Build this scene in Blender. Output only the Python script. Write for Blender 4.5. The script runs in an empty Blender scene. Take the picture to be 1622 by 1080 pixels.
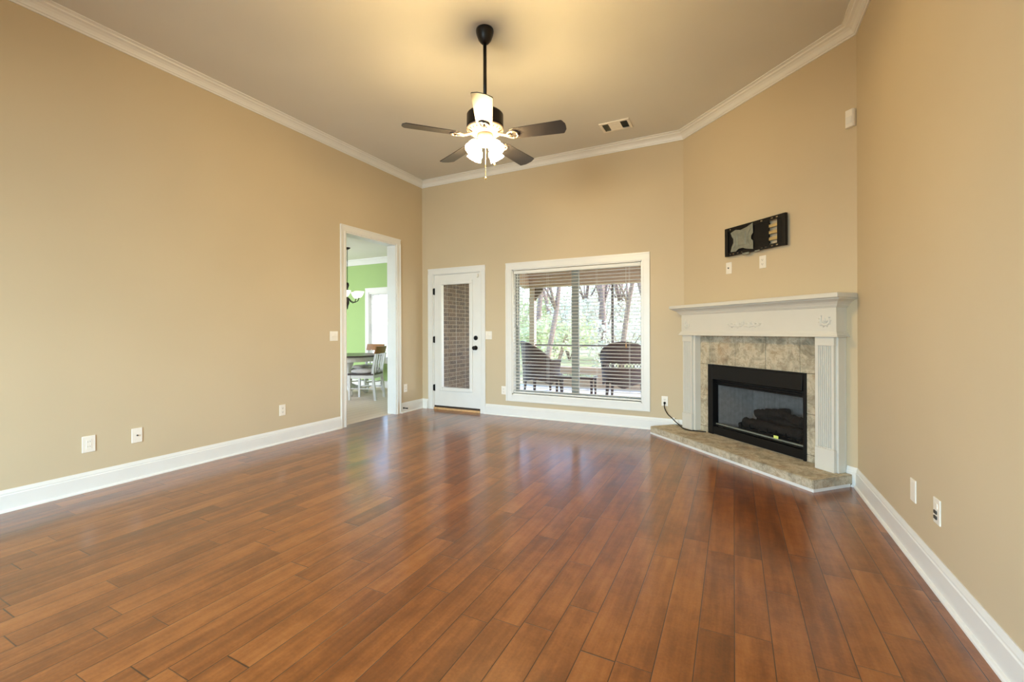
import bpy, bmesh, math, random
from mathutils import Vector, Matrix

# ------------------------------------------------------------------ camera, sky, sun, added daylight fill, exposure
SC = bpy.context.scene
COL = SC.collection
PI = math.pi
R2 = math.sqrt(2.0)
H = 1.18
YAW, ROLL, FPX = 0.4674, -0.0035, 695.05

cam_data = bpy.data.cameras.new('camera')
cam = bpy.data.objects.new('camera', cam_data)
COL.objects.link(cam)
cam_data.sensor_width = 36.0
cam_data.sensor_fit = 'HORIZONTAL'
cam_data.lens = FPX / 1622.0 * 36.0
cam_data.shift_y = -(540.0 - 524.34) / 1622.0
cam_data.clip_start = 0.05
cam_data.clip_end = 400
_rt0 = Vector((math.cos(YAW), math.sin(YAW), 0))
_up0 = Vector((0, 0, 1))
_fw = Vector((-math.sin(YAW), math.cos(YAW), 0))
_c, _s = math.cos(ROLL), math.sin(ROLL)
_rt = _c * _rt0 + _s * _up0
_up = -_s * _rt0 + _c * _up0
cam.matrix_world = Matrix(((_rt.x, _up.x, -_fw.x, 0), (_rt.y, _up.y, -_fw.y, 0), (_rt.z, _up.z, -_fw.z, H), (0, 0, 0, 1)))
SC.camera = cam

SC.view_settings.view_transform = 'Standard'
SC.view_settings.look = 'None'
SC.view_settings.gamma = 1.0
SC.view_settings.use_curve_mapping = False
SC.view_settings.exposure = -0.13
SC.cycles.use_denoising = True
SC.cycles.max_bounces = 10
SC.cycles.diffuse_bounces = 6
SC.cycles.transparent_max_bounces = 24
SC.cycles.caustics_reflective = False
SC.cycles.caustics_refractive = False
SC.cycles.sample_clamp_indirect = 6.0

world = bpy.data.worlds.new('sky')
SC.world = world
world.use_nodes = True
_nt = world.node_tree
_nt.nodes.clear()
_sky = _nt.nodes.new('ShaderNodeTexSky')
_sky.sky_type = 'NISHITA'
_sky.sun_disc = False
_sky.sun_elevation = math.radians(42)
_sky.sun_rotation = math.radians(70)
_sky.air_density = 1.0
_sky.dust_density = 1.2
_sky.ozone_density = 3.0
_bg = _nt.nodes.new('ShaderNodeBackground')
_bg.inputs["Strength"].default_value = 1.5
_wo = _nt.nodes.new('ShaderNodeOutputWorld')
_nt.links.new(_sky.outputs[0], _bg.inputs['Color'])
_nt.links.new(_bg.outputs[0], _wo.inputs['Surface'])


def add_sun(direction, strength, color, angle):
    d = bpy.data.lights.new('sun', 'SUN')
    d.energy = strength
    d.color = color
    d.angle = angle
    o = bpy.data.objects.new('sun', d)
    o.rotation_euler = Vector(direction).to_track_quat('-Z', 'Y').to_euler()
    o.location = (20, 20, 30)
    COL.objects.link(o)


def add_area(name, loc, direction, sx, sy, power, color, spread=PI):
    d = bpy.data.lights.new(name, 'AREA')
    d.shape = 'RECTANGLE'
    d.size, d.size_y = sx, sy
    d.energy = power
    d.color = color
    d.spread = spread
    o = bpy.data.objects.new(name, d)
    o.location = loc
    o.rotation_euler = Vector(direction).to_track_quat('-Z', 'Z').to_euler()
    COL.objects.link(o)
    return o


add_sun((-0.50, -0.52, -0.70), 5.0, (1.0, 0.95, 0.88), 0.02)
XL_SIDE = -4.25                               # side fill lamp, just inside an invented opening in the left wall
DAY = (0.68, 0.90, 1.0)
# area lamps added as daylight fill; their openings in unseen walls are invented
add_area('day_fill_rear_left', (-1.86, -3.05, 1.40), (-0.25, 1, -0.46), 1.4, 1.7, 150, DAY, 1.75)
add_area('day_fill_rear_right', (-0.42, -3.05, 1.40), (-0.25, 1, -0.46), 1.4, 1.7, 60, DAY, 1.75)
add_area('day_fill_side', (XL_SIDE, -1.9, 1.5), (1, 0.05, -0.15), 1.8, 1.7, 110, DAY, 1.75)
add_area('day_fill_dining', (-7.65, 2.32, 1.5), (0.0, 1, -0.1), 1.8, 1.9, 72, (0.92, 0.97, 1.0), 1.7)

# ------------------------------------------------------------------ room numbers
XL, YB, XR, CD = -4.2947, 5.4356, 0.8286, 4.9251
ZCEIL, ZCR, ZB = 3.475, 3.389, 0.1445
YR = -3.2
XC = CD - YB            # back-left end of the diagonal wall
YC = CD - XR            # right end of the diagonal wall
HEARTH = 0.088


# ------------------------------------------------------------------ materials
def lin(r, g, b):
    f = lambda c: (c / 255 / 12.92) if c / 255 <= 0.04045 else ((c / 255 + 0.055) / 1.055) ** 2.4
    return (f(r), f(g), f(b), 1.0)


def mat(name):
    m = bpy.data.materials.new(name)
    m.use_nodes = True
    nt = m.node_tree
    nt.nodes.clear()
    out = nt.nodes.new('ShaderNodeOutputMaterial')
    return m, nt, out


class N:
    def __init__(s, nt): s.nt = nt
    def new(s, t, **kw):
        n = s.nt.nodes.new(t)
        for k, v in kw.items(): setattr(n, k, v)
        return n
    def link(s, a, b): s.nt.links.new(a, b)
    def val(s, sock, v):
        if isinstance(v, bpy.types.NodeSocket): s.link(v, sock)
        else: sock.default_value = v
    def math(s, op, a, b=0.0, c=0.0):
        n = s.new('ShaderNodeMath', operation=op)
        s.val(n.inputs[0], a); s.val(n.inputs[1], b); s.val(n.inputs[2], c)
        return n.outputs[0]
    def mix(s, f, a, b, mode='MIX'):
        n = s.new('ShaderNodeMix', data_type='RGBA', blend_type=mode)
        s.val(n.inputs[0], f); s.val(n.inputs[6], a); s.val(n.inputs[7], b)
        return n.outputs[2]
    def ramp(s, f, stops):
        n = s.new('ShaderNodeValToRGB')
        cr = n.color_ramp
        while len(cr.elements) > 1: cr.elements.remove(cr.elements[-1])
        cr.elements[0].position, cr.elements[0].color = stops[0]
        for p, c in stops[1:]:
            e = cr.elements.new(p); e.color = c
        s.link(f, n.inputs[0])
        return n.outputs[0]
    def noise(s, vec, scale, detail=3.0, rough=0.5):
        n = s.new('ShaderNodeTexNoise')
        if vec is not None: s.link(vec, n.inputs['Vector'])
        n.inputs['Scale'].default_value = scale
        n.inputs['Detail'].default_value = detail
        n.inputs['Roughness'].default_value = rough
        return n.outputs[0]
    def coords(s, kind='Object', scale=(1, 1, 1), loc=(0, 0, 0), rot=(0, 0, 0)):
        tc = s.new('ShaderNodeTexCoord')
        mp = s.new('ShaderNodeMapping')
        s.link(tc.outputs[kind], mp.inputs['Vector'])
        mp.inputs['Scale'].default_value = scale
        mp.inputs['Location'].default_value = loc
        mp.inputs['Rotation'].default_value = rot
        return mp.outputs[0]
    def bump(s, h, strength, dist=0.01):
        n = s.new('ShaderNodeBump')
        n.inputs['Strength'].default_value = strength
        n.inputs['Distance'].default_value = dist
        s.link(h, n.inputs['Height'])
        return n.outputs[0]


def plain(name, col, rough=0.5, metal=0.0, spec=0.5, noise=0.05, scale=20.0, bump=0.0, coat=0.0):
    m, nt, out = mat(name)
    n = N(nt)
    p = n.new('ShaderNodeBsdfPrincipled')
    v = n.coords()
    f = n.noise(v, scale, 4.0)
    dk = tuple(c * (1 - noise) for c in col[:3]) + (1,)
    lt = tuple(min(1, c * (1 + noise)) for c in col[:3]) + (1,)
    n.link(n.ramp(f, [(0.3, dk), (0.7, lt)]), p.inputs['Base Color'])
    p.inputs['Roughness'].default_value = rough
    p.inputs['Metallic'].default_value = metal
    p.inputs['Specular IOR Level'].default_value = spec
    p.inputs['Coat Weight'].default_value = coat
    if bump > 0: n.link(n.bump(f, bump, 0.004), p.inputs['Normal'])
    n.link(p.outputs[0], out.inputs['Surface'])
    return m


def paint(name, col, bump=0.06):
    m, nt, out = mat(name)
    n = N(nt)
    p = n.new('ShaderNodeBsdfPrincipled')
    v = n.coords()
    big = n.noise(v, 0.9, 2.0)
    fine = n.noise(v, 160.0, 2.0)
    dk = tuple(c * 0.965 for c in col[:3]) + (1,)
    lt = tuple(min(1, c * 1.03) for c in col[:3]) + (1,)
    n.link(n.ramp(big, [(0.3, dk), (0.7, lt)]), p.inputs['Base Color'])
    p.inputs['Roughness'].default_value = 0.62
    p.inputs['Specular IOR Level'].default_value = 0.28
    n.link(n.bump(fine, bump, 0.002), p.inputs['Normal'])
    n.link(p.outputs[0], out.inputs['Surface'])
    return m


def wood_floor(name):
    m, nt, out = mat(name)
    n = N(nt)
    tc = n.new('ShaderNodeTexCoord')
    sp = n.new('ShaderNodeSeparateXYZ')
    n.link(tc.outputs['Object'], sp.inputs[0])
    X, Y = sp.outputs[0], sp.outputs[1]
    W = 0.127
    xr = n.math('DIVIDE', X, W)
    row = n.math('FLOOR', xr)
    fx = n.math('FRACT', xr)
    wn = n.new('ShaderNodeTexWhiteNoise', noise_dimensions='1D')
    n.link(n.math('ADD', row, 137.3), wn.inputs['W'])
    r1 = wn.outputs['Value']
    wn2 = n.new('ShaderNodeTexWhiteNoise', noise_dimensions='1D')
    n.link(n.math('ADD', row, 911.7), wn2.inputs['W'])
    r2 = wn2.outputs['Value']
    L = n.math('ADD', n.math('MULTIPLY', r1, 0.55), 0.62)
    yo = n.math('ADD', Y, n.math('MULTIPLY', r2, 5.0))
    # uneven lengths along a row
    warp = n.math('MULTIPLY', n.math('SINE', n.math('ADD', n.math('MULTIPLY', yo, 2.3), n.math('MULTIPLY', r2, 40.0))), 0.17)
    yr = n.math('DIVIDE', n.math('ADD', yo, warp), L)
    idx = n.math('FLOOR', yr)
    fy = n.math('FRACT', yr)
    cv = n.new('ShaderNodeCombineXYZ')
    n.link(row, cv.inputs[0]); n.link(idx, cv.inputs[1])
    wn3 = n.new('ShaderNodeTexWhiteNoise', noise_dimensions='3D')
    n.link(cv.outputs[0], wn3.inputs['Vector'])
    rp = wn3.outputs['Value']
    # seams
    ex = n.math('MULTIPLY', n.math('MINIMUM', fx, n.math('SUBTRACT', 1.0, fx)), W)
    ey = n.math('MULTIPLY', n.math('MINIMUM', fy, n.math('SUBTRACT', 1.0, fy)), L)
    e = n.math('MINIMUM', ex, ey)
    mr = n.new('ShaderNodeMapRange', interpolation_type='SMOOTHSTEP')
    n.link(e, mr.inputs[0])
    mr.inputs[1].default_value = 0.0004; mr.inputs[2].default_value = 0.0028
    seam = mr.outputs[0]
    # grain
    gv = n.new('ShaderNodeCombineXYZ')
    n.link(n.math('ADD', n.math('MULTIPLY', X, 26.0), n.math('MULTIPLY', rp, 90.0)), gv.inputs[0])
    n.link(n.math('ADD', n.math('MULTIPLY', Y, 1.9), n.math('MULTIPLY', rp, 37.0)), gv.inputs[1])
    n.link(n.math('MULTIPLY', rp, 50.0), gv.inputs[2])
    g1 = n.noise(gv.outputs[0], 1.0, 5.0, 0.62)
    gv2 = n.new('ShaderNodeCombineXYZ')
    n.link(n.math('ADD', n.math('MULTIPLY', X, 7.0), n.math('MULTIPLY', rp, 31.0)), gv2.inputs[0])
    n.link(n.math('ADD', n.math('MULTIPLY', Y, 2.2), n.math('MULTIPLY', rp, 71.0)), gv2.inputs[1])
    n.link(n.math('MULTIPLY', rp, 20.0), gv2.inputs[2])
    g2 = n.noise(gv2.outputs[0], 1.0, 3.0, 0.55)
    g3 = n.noise(tc.outputs['Object'], 90.0, 2.0, 0.6)
    f = n.math('ADD', n.math('MULTIPLY', g1, 0.45), n.math('MULTIPLY', g2, 0.50))
    f = n.math('ADD', f, n.math('MULTIPLY', n.math('SUBTRACT', rp, 0.5), 0.17))
    f = n.math('ADD', f, n.math('MULTIPLY', n.math('SUBTRACT', g3, 0.5), 0.16))
    g4 = n.noise(tc.outputs['Object'], 13.0, 4.0, 0.6)
    f = n.math('ADD', f, n.math('MULTIPLY', n.math('SUBTRACT', g4, 0.5), 0.22))
    col = n.ramp(f, [(0.26, FLOOR_A), (0.42, FLOOR_B), (0.55, FLOOR_C), (0.74, FLOOR_D)])
    col = n.mix(seam, lin(52, 27, 14), col)
    p = n.new('ShaderNodeBsdfPrincipled')
    n.link(col, p.inputs['Base Color'])
    rg = n.math('ADD', n.math('MULTIPLY', g2, 0.10), 0.30)
    n.link(rg, p.inputs['Roughness'])
    p.inputs['Specular IOR Level'].default_value = 0.3
    p.inputs['Coat IOR'].default_value = 1.7
    p.inputs['Coat Weight'].default_value = 0.7
    p.inputs['Coat Roughness'].default_value = 0.17
    # hand scraped surface: shallow ripples across each board, seams
    rv = n.new('ShaderNodeCombineXYZ')
    n.link(n.math('ADD', n.math('MULTIPLY', X, 60.0), n.math('MULTIPLY', rp, 13.0)), rv.inputs[0])
    n.link(n.math('ADD', n.math('MULTIPLY', Y, 2.4), n.math('MULTIPLY', rp, 57.0)), rv.inputs[1])
    rc = n.new('ShaderNodeCombineXYZ')
    n.link(n.math('ADD', n.math('MULTIPLY', X, 9.0), n.math('MULTIPLY', rp, 23.0)), rc.inputs[0])
    n.link(n.math('ADD', n.math('MULTIPLY', Y, 17.0), n.math('MULTIPLY', rp, 47.0)), rc.inputs[1])
    chat = n.noise(rc.outputs[0], 1.0, 2.0, 0.5)
    rip = n.noise(rv.outputs[0], 1.0, 2.0, 0.5)
    dome = n.math('MULTIPLY', n.math('POWER', n.math('ABSOLUTE', n.math('SUBTRACT', fx, 0.5)), 2.0), -0.9)
    tilt = n.math('MULTIPLY', n.math('MULTIPLY', n.math('SUBTRACT', rp, 0.5), fx), 0.55)
    h = n.math('ADD', n.math('MULTIPLY', seam, 0.55), n.math('MULTIPLY', rip, 0.42))
    h = n.math('ADD', h, n.math('MULTIPLY', chat, 0.55))
    h = n.math('ADD', h, n.math('ADD', dome, tilt))
    n.link(n.bump(h, 0.55, 0.0028), p.inputs['Normal'])
    n.link(p.outputs[0], out.inputs['Surface'])
    return m


def stone(name, scale=5.0):
    m, nt, out = mat(name)
    n = N(nt)
    v = n.coords()
    wv = n.new('ShaderNodeTexNoise'); n.link(v, wv.inputs['Vector']); wv.inputs['Scale'].default_value = scale * 0.9
    wm = n.new('ShaderNodeVectorMath', operation='MULTIPLY_ADD')
    n.link(wv.outputs['Color'], wm.inputs[0]); wm.inputs[1].default_value = (0.16, 0.16, 0.16); n.link(v, wm.inputs[2])
    a = n.noise(wm.outputs[0], scale * 1.5, 7.0, 0.66)
    b = n.noise(wm.outputs[0], scale * 2.6, 5.0, 0.6)
    c = n.noise(n.coords(loc=(5, 3, 7)), scale * 0.8, 4.0, 0.6)
    base = n.ramp(a, [(0.28, lin(124, 121, 106)), (0.43, lin(168, 160, 140)), (0.55, lin(198, 189, 167)), (0.72, lin(170, 152, 124))])
    rust = n.ramp(c, [(0.52, (0, 0, 0, 1)), (0.72, (1, 1, 1, 1))])
    base = n.mix(n.math('MULTIPLY', rust, 0.40), base, lin(160, 118, 76))
    vein = n.ramp(n.math('ABSOLUTE', n.math('SUBTRACT', b, 0.5)), [(0.0, (1, 1, 1, 1)), (0.045, (0, 0, 0, 1))])
    base = n.mix(n.math('MULTIPLY', vein, 0.40), base, lin(122, 104, 80))
    p = n.new('ShaderNodeBsdfPrincipled')
    n.link(base, p.inputs['Base Color'])
    p.inputs['Roughness'].default_value = 1.0
    n.link(n.bump(b, 0.25, 0.004), p.inputs['Normal'])
    n.link(p.outputs[0], out.inputs['Surface'])
    return m


def brick(name):
    m, nt, out = mat(name)
    n = N(nt)
    v = n.coords(rot=(0, 0, 0))
    sx = n.new('ShaderNodeSeparateXYZ'); n.link(v, sx.inputs[0])
    cb = n.new('ShaderNodeCombineXYZ')
    n.link(sx.outputs[1], cb.inputs[0]); n.link(sx.outputs[2], cb.inputs[1])
    b = n.new('ShaderNodeTexBrick')
    n.link(cb.outputs[0], b.inputs['Vector'])
    b.inputs['Scale'].default_value = 1.0
    b.inputs['Brick Width'].default_value = 0.205
    b.inputs['Row Height'].default_value = 0.068
    b.inputs['Mortar Size'].default_value = 0.008
    b.inputs['Color1'].default_value = lin(98, 76, 55)
    b.inputs['Color2'].default_value = lin(66, 51, 39)
    b.inputs['Mortar'].default_value = lin(128, 113, 94)
    p = n.new('ShaderNodeBsdfPrincipled')
    n.link(b.outputs['Color'], p.inputs['Base Color'])
    p.inputs['Roughness'].default_value = 0.9
    n.link(n.bump(b.outputs['Fac'], -0.5, 0.008), p.inputs['Normal'])
    n.link(p.outputs[0], out.inputs['Surface'])
    return m


def glass(name, tint=(1, 1, 1, 1)):
    m, nt, out = mat(name)
    n = N(nt)
    t = n.new('ShaderNodeBsdfTransparent'); t.inputs[0].default_value = tint
    g = n.new('ShaderNodeBsdfGlossy'); g.inputs['Roughness'].default_value = 0.01
    lw = n.new('ShaderNodeLayerWeight'); lw.inputs['Blend'].default_value = 0.5
    fr = n.math('ADD', n.math('MULTIPLY', n.math('POWER', lw.outputs['Facing'], 5.0), 0.9), 0.035)
    mx = n.new('ShaderNodeMixShader')
    n.link(fr, mx.inputs[0]); n.link(t.outputs[0], mx.inputs[1]); n.link(g.outputs[0], mx.inputs[2])
    n.link(mx.outputs[0], out.inputs['Surface'])
    return m


def mesh_screen(name, col, cover):
    m, nt, out = mat(name)
    n = N(nt)
    t = n.new('ShaderNodeBsdfTransparent')
    d = n.new('ShaderNodeBsdfPrincipled'); d.inputs['Base Color'].default_value = col
    d.inputs['Roughness'].default_value = 0.6
    v = n.coords(scale=(90, 1, 1))
    f = n.noise(v, 1.0, 2.0)
    fac = n.math('ADD', n.math('MULTIPLY', f, 0.3), cover - 0.15)
    mx = n.new('ShaderNodeMixShader')
    n.link(fac, mx.inputs[0]); n.link(t.outputs[0], mx.inputs[1]); n.link(d.outputs[0], mx.inputs[2])
    n.link(mx.outputs[0], out.inputs['Surface'])
    return m


def lit(name, col, strength):
    m, nt, out = mat(name)
    n = N(nt)
    e = n.new('ShaderNodeEmission')
    e.inputs[0].default_value = col; e.inputs[1].default_value = strength
    n.link(e.outputs[0], out.inputs['Surface'])
    return m


def leaf(name, a, b):
    m, nt, out = mat(name)
    n = N(nt)
    f = n.noise(n.coords(), 1.7, 4.0)
    c = n.ramp(f, [(0.3, a), (0.7, b)])
    d = n.new('ShaderNodeBsdfDiffuse'); n.link(c, d.inputs[0])
    t = n.new('ShaderNodeBsdfTranslucent'); n.link(c, t.inputs[0])
    mx = n.new('ShaderNodeMixShader'); mx.inputs[0].default_value = 0.35
    n.link(d.outputs[0], mx.inputs[1]); n.link(t.outputs[0], mx.inputs[2])
    n.link(mx.outputs[0], out.inputs['Surface'])
    return m


def boards(name, col, pitch=0.11, axis=0, gap=0.05):
    m, nt, out = mat(name)
    n = N(nt)
    tc = n.new('ShaderNodeTexCoord')
    sp = n.new('ShaderNodeSeparateXYZ'); n.link(tc.outputs['Object'], sp.inputs[0])
    fr = n.math('FRACT', n.math('DIVIDE', sp.outputs[axis], pitch))
    g = n.math('GREATER_THAN', fr, gap)
    c = n.mix(g, tuple(x * 0.45 for x in col[:3]) + (1,), col)
    p = n.new('ShaderNodeBsdfPrincipled'); n.link(c, p.inputs['Base Color'])
    p.inputs['Roughness'].default_value = 1.0
    n.link(p.outputs[0], out.inputs['Surface'])
    return m


def wicker(name, col):
    m, nt, out = mat(name)
    n = N(nt)
    v = n.coords('Object')
    w1 = n.new('ShaderNodeTexWave', bands_direction='Z'); n.link(v, w1.inputs['Vector'])
    w1.inputs['Scale'].default_value = 26.0; w1.inputs['Distortion'].default_value = 1.5
    w2 = n.new('ShaderNodeTexWave', bands_direction='X'); n.link(v, w2.inputs['Vector'])
    w2.inputs['Scale'].default_value = 20.0
    f = n.math('MULTIPLY', w1.outputs['Fac'], n.math('ADD', n.math('MULTIPLY', w2.outputs['Fac'], 0.5), 0.5))
    c = n.ramp(f, [(0.0, tuple(x * 0.35 for x in col[:3]) + (1,)), (0.8, col)])
    p = n.new('ShaderNodeBsdfPrincipled'); n.link(c, p.inputs['Base Color'])
    p.inputs['Roughness'].default_value = 0.55
    n.link(n.bump(f, 0.6, 0.01), p.inputs['Normal'])
    n.link(p.outputs[0], out.inputs['Surface'])
    return m


FLOOR_A, FLOOR_B, FLOOR_C, FLOOR_D = lin(88, 46, 18), lin(116, 64, 26), lin(138, 81, 37), lin(160, 102, 53)

M = {}
M['wall'] = paint('tan_wall_paint', lin(200, 185, 156))
M['ceiling'] = paint('ceiling_paint', lin(213, 213, 208))
M['green'] = paint('green_wall_paint', lin(158, 186, 124))
M['pale'] = paint('pale_dining_paint', lin(226, 224, 214))
M['white_ceiling'] = paint('white_ceiling_paint', lin(238, 234, 226))
M['trim'] = plain('white_trim_paint', lin(227, 228, 225), 0.35, noise=0.015, scale=6)
M['mantel'] = plain('mantel_paint', lin(212, 210, 201), 0.4, noise=0.015, scale=6)
M['floor'] = wood_floor('hand_scraped_wood_planks')
M['dining_floor'] = boards('light_wood_look_tile', lin(222, 208, 194), 0.15, 0, 0.03)
M['stone'] = stone('mottled_stone_tile', 5.5)
M['grout'] = plain('grout', lin(112, 104, 88), 0.85)
M['brick'] = brick('brown_brick')
M['glass'] = glass('window_glass')
M['black_metal'] = plain('black_metal', lin(12, 12, 13), 0.45, spec=0.3, noise=0.1)
M['black_plastic'] = plain('black_plastic', lin(13, 13, 14), 0.5, spec=0.25)
M['bronze'] = plain('dark_bronze', lin(30, 27, 25), 0.35, 0.4)
M['fan_blade'] = plain('dark_fan_blade', lin(46, 44, 46), 0.33, noise=0.2, scale=9)
M['fan_white'] = plain('antique_silver_metal', lin(126, 112, 106), 0.45, 0.1, noise=0.12, scale=40)
M['shade'] = lit('lit_frosted_glass', (1.0, 0.69, 0.30, 1), 265.0)
M['brass'] = plain('pale_brass', lin(220, 200, 150), 0.3, 0.8)
M['plate'] = plain('white_plastic', lin(236, 232, 222), 0.35, noise=0.01)
M['slot'] = plain('dark_slot', lin(60, 58, 55), 0.6)
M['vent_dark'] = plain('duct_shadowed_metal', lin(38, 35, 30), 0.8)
M['steel'] = plain('grey_steel', lin(138, 142, 132), 0.42, 0.35, noise=0.12, scale=30)
M['blind'] = plain('white_blind_slat', lin(226, 226, 220), 0.45, noise=0.01)
M['vinyl'] = plain('window_vinyl', lin(130, 128, 118), 0.5, noise=0.02)
M['threshold'] = plain('light_oak', lin(206, 166, 118), 0.4, noise=0.15, scale=30)
M['gap_shade'] = plain('door_gap_shade', lin(48, 36, 26), 0.7)
M['firebrick'] = plain('grey_fireboard', lin(176, 174, 172), 0.9, noise=0.12, scale=24, bump=0.3)
M['log'] = plain('charred_ceramic_log', lin(44, 38, 34), 0.95, noise=0.45, scale=22, bump=0.9)
M['ember'] = plain('ember_bed', lin(62, 58, 54), 0.95, noise=0.5, scale=60, bump=0.8)
M['screen'] = mesh_screen('fireplace_mesh', lin(12, 12, 13), 0.40)
M['sticker'] = plain('yellow_green_sticker', lin(214, 226, 120), 0.6)
M['wicker'] = wicker('dark_brown_wicker', lin(92, 66, 58))
M['cushion'] = plain('pale_cushion', lin(214, 208, 196), 0.9, noise=0.05)
M['grey_cushion'] = plain('grey_seat_cushion', lin(190, 186, 184), 0.9, noise=0.05)
M['porch_floor'] = plain('pale_porch_concrete', lin(206, 210, 212), 0.55, noise=0.05, scale=3)
M['porch_wood'] = plain('tan_porch_paint', lin(186, 160, 138), 0.6, noise=0.05)
M['porch_ceiling'] = boards('porch_ceiling_boards', lin(222, 200, 176), 0.09, 1, 0.06)
M['porch_brown'] = plain('dark_brown_porch_paint', lin(98, 78, 66), 0.6)
M['screen_frame'] = plain('screen_frame_metal', lin(108, 100, 98), 0.5)
M['bark'] = plain('pale_bark', lin(132, 112, 102), 0.95, noise=0.25, scale=8, bump=0.4)
M['leaf_a'] = leaf('spring_leaves', lin(168, 178, 130), lin(210, 214, 172))
M['leaf_b'] = leaf('pale_leaves', lin(192, 194, 172), lin(226, 224, 208))
M['grass'] = plain('dry_grass', lin(166, 166, 118), 1.0, noise=0.25, scale=0.8)
M['table_top'] = plain('dark_table_top', lin(74, 66, 66), 0.3, noise=0.15)
M['white_wood'] = plain('distressed_white_wood', lin(214, 216, 214), 0.5, noise=0.06, scale=14)
M['brown_wood'] = plain('honey_brown_wood', lin(138, 94, 50), 0.4, noise=0.18, scale=18)
M['chandelier_metal'] = plain('dark_iron', lin(52, 46, 42), 0.4, 0.6)
M['chandelier_glass'] = lit('lit_white_bowl_glass', (1.0, 0.93, 0.82, 1), 2.2)
M['hardboard'] = plain('outside_siding', lin(200, 196, 186), 0.8)


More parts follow.
